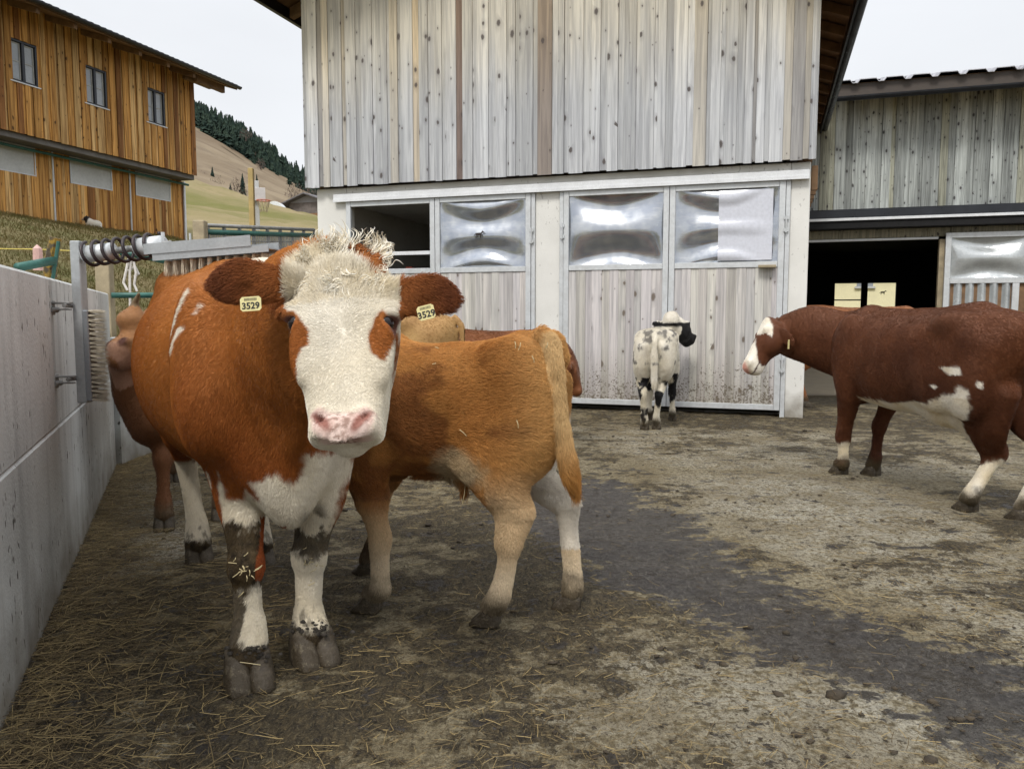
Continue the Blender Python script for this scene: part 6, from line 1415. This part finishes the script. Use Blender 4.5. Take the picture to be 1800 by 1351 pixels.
def red_color(P, N):
    Wp = rc.Wd(P); z = P[:,2]; a = fbm(P,3,4,141); C = mixc((.140,.047,.017),(.072,.023,.009), .5+.8*a+(1.0-z)*.5); C = mixc(C,(.17,.075,.042), sstep(1.15,1.4,z)*.5+(fbm(P,7,3,143)>.25)*.15)
    q = P-hdr['P']; t_ = q@hdr['A']; s_ = q@hdr['S']; h = hdr['h']; head = (t_ > -.03)&(t_ < h*1.1)&(np.abs(s_) < hdr['w']*1.3)&(np.abs(q@hdr['N']+.1) < h*.5)&(Wp[:,0] < W(1386,600,6.9)[0])
    wm = np.where(head, 1-edge(P, poly_sd(Wp[:,0],Wp[:,2],browH),.006,.01),0); near = (P[:,1] > -.1)
    wm = np.maximum(wm, np.where(near&(P[:,0] < .46), edge(P, poly_sd(Wp[:,0],Wp[:,2],bel),.01,.02),0)); wm = np.maximum(wm, edge(P,.70-z,.02,.04)*(np.abs(P[:,0])<.45)*(z>.5))
    for sp in spots: wm = np.maximum(wm, np.where(near, edge(P, poly_sd(Wp[:,0],Wp[:,2],sp),.004,.006),0))
    wm = np.maximum(wm, (P[:,0] > .3)*edge(P,.29-z)*(P[:,1] > -.02)*(z > .15)); wm = np.maximum(wm, (P[:,0] < -.3)*edge(P,.36-z-.3*(P[:,0]-L(W(1700,800,5.2))[0]),.01,.03)); wm = np.maximum(wm, (P[:,0] < -.3)*(z<.7)*edge(P,P[:,0]-L(W(1735,700,5.2))[0]-.12+.0*z,.01,.02)*.9)
    C = mixc(C, mixc(WHITE,(.62,.50,.28), .35*(z<.8)+.6*fbm(P,9,3,142)), wm)
    pk = sstep(.07,.03,np.linalg.norm((P-(hdr['q'](0,1.0,-.05))),axis=1)*.8); C = mixc(C,(.62,.33,.26),pk*head)
    m_ = head&(np.abs(q@hdr['N']+.20*h) < .006)&(t_ > .78*h); C = np.where(m_[:,None],(.10,.06,.05),C)
    return muddy(P, C, .15, .95)
rc.finish(red_color, body_flow(1.0,.6,.14,hdr), 130000, .012, .020, .0007, rough=(.004,5), facing=.2)
for s_ in (-1,1): rc.eye(hdr['q'](s_*.98,.30,-.09), .019)
mb = MB(); p = L(W(1387,603,6.74)); mb.box((p[0]-.004,p[1]-.003,p[2]-.05),(p[0]+.016,p[1]+.003,p[2]+.03),.001); mb.build('ear_tag', M['tag'], rc.root)

# ---- black and white calf at the barn doors
hw_ = (G(1140,755)+G(1161,755))/2; fw_ = hw_+np.array((.20,.80,0))
wcf = Beast('calf', fw_, hw_, 'white calf with black ears and leg spots seen from behind at the barn doors', 'calf', .016, 1.20, (-.75,1.0,.62))
S = wcf.S; L = wcf.L
S.loft((0,0,0),(1,0,0),(0,1,0),(0,0,1),[(-.56,0,1.02,.04,.04,.08),(-.54,0,1.02,.12,.12,.20),(-.46,0,1.0,.20,.18,.28),(-.32,0,.99,.225,.20,.29),(-.1,0,.97,.24,.20,.31),(.2,0,.96,.24,.20,.31),(.40,0,.96,.20,.21,.29),(.55,0,.92,.14,.16,.24),(.62,0,.9,.05,.07,.1)], p=2.3, k=.04)
for s_ in (-1,1): S.ell((-.42,s_*.135,.83),(.15,.09,.23),k=.10); S.ell((-.30,s_*.17,1.09),(.10,.06,.05),k=.10)
hl_, hr_ = L(G(1140,755)), L(G(1161,755))
S_front = [L(G(1147,742)), L(G(1174,741))]
hind_leg(wcf, 1, (hl_[0],.115), -.42, 1.20, 1.0); hind_leg(wcf, -1, (hr_[0],-.02), -.42, 1.20, 1.0, ey=.10)
front_leg(wcf, 1, (.40,.12), .40, 1.20); front_leg(wcf, -1, (.36,-.17), .38, 1.20)
pw = L(W(1184,553,10.0)); mw = L(W(1214,588,10.36))
S.tube([(.42,0,1.0),(.55,-.08,1.06),pw+np.array((-.10,.02,-.06))],[.19,.15,.11],[.14,.12,.10],(0,0,1),.08)
hdw = std_head(wcf, pw, mw+np.array((0,0,-.02)), L(wcf.o+nrm(np.array((.8,-.62,0)))), .27)
std_ear(wcf, L(W(1172,572,9.95)), L(W(1146,568,9.9)), .05); std_ear(wcf, L(W(1196,574,9.98)), L(W(1216,584,9.95)), .05)
S.tube([(-.56,0,1.10),(-.62,0,1.02),(-.63,0,.8),(-.62,0,.52)],[.03,.028,.03,.03],[.035,.035,.04,.03],(1,0,0),.03)
earsW = [(L(W(1168,572,9.95)),L(W(1146,568,9.9))),(L(W(1200,576,9.98)),L(W(1216,584,9.95)))]
def wc_color(P, N):
    Wp = wcf.Wd(P); z = P[:,2]; a = fbm(P,5,4,151); b_ = fbm(P*(1,1,.6),19,4,152)
    C = mixc(WHITE,(.66,.60,.46), .3+.5*a+.4*(z<.6)); C = mixc(C,(.07,.065,.065), sstep(.12,.34,b_)*(z > .78)*.75); C = mixc(C,(.12,.12,.12), edge(P,.07-np.hypot(P[:,1],(P[:,0]+.15)*.3),.03,.04)*(z > 1.08)*.7)
    blk = np.array((.015,.014,.015)); nk = (P[:,0] > .44)&(z > .92); C = mixc(C, blk, nk*1.0)
    q = P-hdw['P']; t_ = q@hdw['A']; top = (t_ > -.04)&(t_ < .30)&((q@hdw['N']) > -.075)&(np.abs(q@hdw['S']) < hdw['w']*.8); C = mixc(C, blk, (P[:,0] > .16)*sstep(1.19,1.205,z)); C = mixc(C, WHITE, (P[:,0] > .16)*sstep(1.235,1.25,z+.02*a))
    for e0,e1 in earsW: C = np.where((seg_d(P, [e0,e1])[0] < .040)[:,None]&(P[:,2:3]<1.26), blk, C)
    C = mixc(C, blk, sstep(.22,.34,fbm(P,9,3,153)+.55*sstep(.10,.0,np.abs(z-.42))+.1)*(z < .62)); return muddy(P, C, .13, .95)
wcf.finish(wc_color, body_flow(1.0,.5,.2,hdw), 30000, .016, .026, .0012, facing=.2)

# ---- cow rubbing at the brush, behind the big cow
f2m = np.array((-2.06,4.98,0)); h2m = np.array((-2.62,6.42,0))
c2 = Beast('cow', f2m, h2m, 'tan brown horned cow pressing its nose to the wall brush behind the big cow', 'cow', .016, 1.42, (-1.05,1.25,.85), fx=[(.5,1.2,.011)])
S = c2.S; L = c2.L
def plain_torso(S, H, hw=1.0):
    q = H/1.42
    S.loft((0,0,0),(1,0,0),(0,1,0),(0,0,1),[tuple(v*q if j != 3 else v*q*hw for j,v in enumerate(r)) for r in [(-.92,0,1.18,.04,.05,.08),(-.89,0,1.18,.12,.12,.16),(-.80,0,1.15,.19,.21,.26),(-.62,0,1.10,.25,.28,.34),(-.42,0,1.06,.30,.32,.38),(-.15,0,1.02,.335,.33,.40),(.15,0,1.01,.335,.335,.40),(.42,0,1.03,.29,.33,.40),(.60,0,1.03,.24,.305,.38),(.74,0,1.0,.19,.24,.34),(.84,0,.97,.12,.15,.24),(.88,0,.95,.05,.08,.1)]], p=2.3, k=.04)
    for s_ in (-1,1): S.ell(np.array((-.50,s_*.22,1.29))*q,np.array((.12,.075,.06))*q,k=.12); S.ell(np.array((.56,s_*.19,1.05))*q,np.array((.16,.10,.30))*q,k=.09); S.ell(np.array((-.62,s_*.17,.92))*q,np.array((.18,.12,.28))*q,k=.10)
plain_torso(S, 1.42, .85)
p2 = L(W(285,536,5.12)); m2_ = L(W(192,603,4.74))
S.tube([(.60,0,1.08),(.74,.0,1.02),p2*.5+np.array((.72,-.03,1.02))*.5+np.array((0,0,-.04)),p2+np.array((-.02,0,-.12))],[.27,.24,.19,.15],[.17,.16,.14,.12],(0,0,1),.10)
hd2 = std_head(c2, p2, m2_, L(c2.o+nrm(np.array((.70,-.71,-.0)))), .27)
S.tube([L(W(238,550,4.93)),L(W(237,537,4.93)),L(W(241,524,4.91)),L(W(245,514,4.89))],[.028,.022,.018,.010],[.028,.022,.018,.010],(1,0,0),.008)
S.ell(L(W(230,563,4.90)),(.085,.085,.07),k=.06); S.ell(L(W(209,630,4.80)),(.07,.07,.07),k=.06); S.tube([L(W(222,640,4.95)),L(W(240,690,5.0)),L(W(275,740,5.0))],[.11,.14,.18],[.09,.12,.15],(0,0,1),.08)
ft_ = L(G(289,928)); front_leg(c2, -1, (ft_[0],ft_[1]), .60, 1.42, 1.05); front_leg(c2, 1, (.70,.17), .60, 1.42)
hind_leg(c2, -1, (-.72,-.17), -.62, 1.42); hind_leg(c2, 1, (-.62,.17), -.62, 1.42)
hornp = [L(W(237,537,4.93)),L(W(245,514,4.89))]
def c2_color(P, N):
    a = fbm(P,4,4,161); C = mixc((.40,.20,.085),(.24,.095,.035), .5+.8*a+(P[:,2] < .9)*.4); C = mixc(C,(.17,.07,.028), sstep(1.15,.95,P[:,2])*(P[:,0] > .45)); q = P-hd2['P']; t_ = q@hd2['A']; head = (t_ > 0)&(t_ < hd2['h']*1.1)&(np.abs(q@hd2['N']+.06) < .24)&(np.abs(q@hd2['S'])<hd2['w']*1.2)
    C = mixc(C,(.27,.13,.050),head*.8); C = mixc(C,(.36,.20,.13),head*sstep(hd2['h']*.90,hd2['h']*.98,t_)); 
    for s_ in (-1,1): C = mixc(C,(.08,.03,.02),sstep(.045,.02,np.linalg.norm(P-hd2['q'](s_*.56,.93,-.03),axis=1))*head)
    d,tq = seg_d(P, hornp); C = np.where(((d < .03)&(P[:,2] > hornp[0][2]-.01))[:,None], (.16,.11,.06), C); return muddy(P, C, .16, .8)
c2.finish(c2_color, body_flow(1.0,.6,.15,hd2), 45000, .010, .016, .0008, facing=.15, hairmask=lambda c: 1-.98*(seg_d(c,hornp)[0] < .03))
for s_ in (-1,1): c2.eye(hd2['q'](s_*.98,.30,-.09), .020)

# ---- three more, mostly hidden
def plain_cow(name, front, hind, label, cat, H, neck, hd, side, col, dark, nh=16000, group=None, hw=1.0):
    b = Beast(name, front, hind, label, cat, .02, H, (-.95*H/1.42-.05,1.5*H/1.42,.62)); q = H/1.42; plain_torso(b.S, H, hw)
    b.S.tube(np.array(neck)*q,[.26*q,.2*q,.14*q],[.16*q,.14*q,.11*q],(0,0,1),.10); h_ = std_head(b, np.array(hd[0])*q, np.array(hd[1])*q, np.array(side,float), .235)
    e0 = h_['q'](-.9,.1,-.12); std_ear(b, e0, e0-h_['S']*.17+np.array((0,0,-.02)), .045); e0 = h_['q'](.9,.1,-.12); std_ear(b, e0, e0+h_['S']*.17+np.array((0,0,-.02)), .045)
    for s_ in (-1,1): front_leg(b, s_, (.62*q,s_*.16*q), .58*q, H); hind_leg(b, s_, (-.66*q,s_*.16*q), -.62*q, H)
    b.S.tube(np.array([(-.90,0,1.34),(-.97,0,1.24),(-.98,0,.9),(-.97,0,.6)])*q,[.03,.028,.02,.03],[.03,.028,.02,.03],(0,1,0),.04)
    def cf(P,N):
        a = fbm(P,3.5,4,171); C = mixc(col, dark, .45+.8*a); return muddy(P, C, .16, .85)
    b.finish(cf, body_flow(1.0,.6,.16,h_), nh, .014, .022, .0012, facing=.15)
    for s_ in (-1,1): b.eye(h_['q'](s_*.98,.30,-.09), .019)
    return b
plain_cow('cow', (-1.88,7.5,0), (-.88,7.25,0), 'sandy tan cow whose rump shows behind the big cow and ginger calf', 'cow', 1.40, [(.58,0,1.10),(.85,0,1.2),(1.02,0,1.28)], [(1.02,0,1.38),(1.36,0,1.10)], (0,1,0), (.50,.32,.13), (.30,.16,.06))
plain_cow('calf', (.20,8.05,0), (-.62,8.25,0), 'russet calf with lowered head peeking out behind the ginger calf rump', 'calf', 1.24, [(.58,0,1.12),(.80,0,1.04),(.90,0,.92)], [(1.02,0,1.02),(1.10,.0,.62)], (0,1,0), (.26,.095,.03), (.10,.035,.015), hw=.95)
plain_cow('cow', (5.45,11.35,0), (4.60,11.55,0), 'rust brown cow standing beyond the barn corner, only its back showing', 'cow', 1.52, [(.58,0,1.10),(.85,0,1.05),(1.02,0,1.0)], [(1.02,0,1.08),(1.3,0,.8)], (0,1,0), (.33,.13,.045), (.20,.075,.028))

# ---- dog on the bank
best = min(np.arange(8,22,.1), key=lambda y: abs(W(162,402,y)[2]-ter(W(162,402,y)[0],y))); dp = W(162,402,best); print('dog', best)
dg = empty('dog', (dp[0],dp[1],ter(dp[0],dp[1])), 0, 'black and white dog lying on the grass bank below the brown barn', 'dog'); q = 15.5*best/F_PX
Sd = Solid((-1.6*q,-1.2*q,-.3*q),(1.6*q,1.2*q,1.9*q), q*.07)
Sd.ell((.35*q,0,.48*q),(.75*q,.5*q,.48*q),k=.2*q); Sd.ell((-.25*q,0,.65*q),(.45*q,.42*q,.5*q),k=.2*q); Sd.ell((-.55*q,-.05*q,1.10*q),(.33*q,.28*q,.28*q),k=.12*q); Sd.ell((-.90*q,-.08*q,1.0*q),(.25*q,.14*q,.13*q),k=.08*q)
for s_ in (-1,1): Sd.ell((-.42*q,s_*.22*q,1.30*q),(.08*q,.10*q,.17*q),k=.05*q); Sd.tube([(-.3*q,s_*.25*q,.35*q),(-.6*q,s_*.25*q,.1*q),(-1.0*q,s_*.25*q,.08*q)],[.14*q,.12*q,.1*q],[.14*q,.12*q,.1*q],(0,0,1),.1*q)
Sd.tube([(1.0*q,0,.2*q),(1.3*q,-.3*q,.1*q)],[.12*q,.07*q],[.12*q,.07*q],(0,0,1),.1*q)
V,F_ = Sd.mesh(1); V = V-np.array((0,0,.0)); me = meshdata('body', V, F_, M['coat'], True); blk = sstep(.05*q,-.05*q,V[:,0]+.15*q+.12*q*fbm(V/q,2,2,5)-.3*(V[:,2]-1.2*q)); face = (V[:,0] < -.78*q)&(V[:,2] > .7*q); C = mixc(WHITE,(.02,.018,.018), blk*(V[:,2] > .62*q)); C = mixc(C,(.55,.42,.33),face*.9)
a = me.color_attributes.new('coat','FLOAT_COLOR','POINT'); a.data.foreach_set('color', np.concatenate([C,np.ones((len(V),1))],1).astype(np.float32).ravel()); link('body', me, dg)
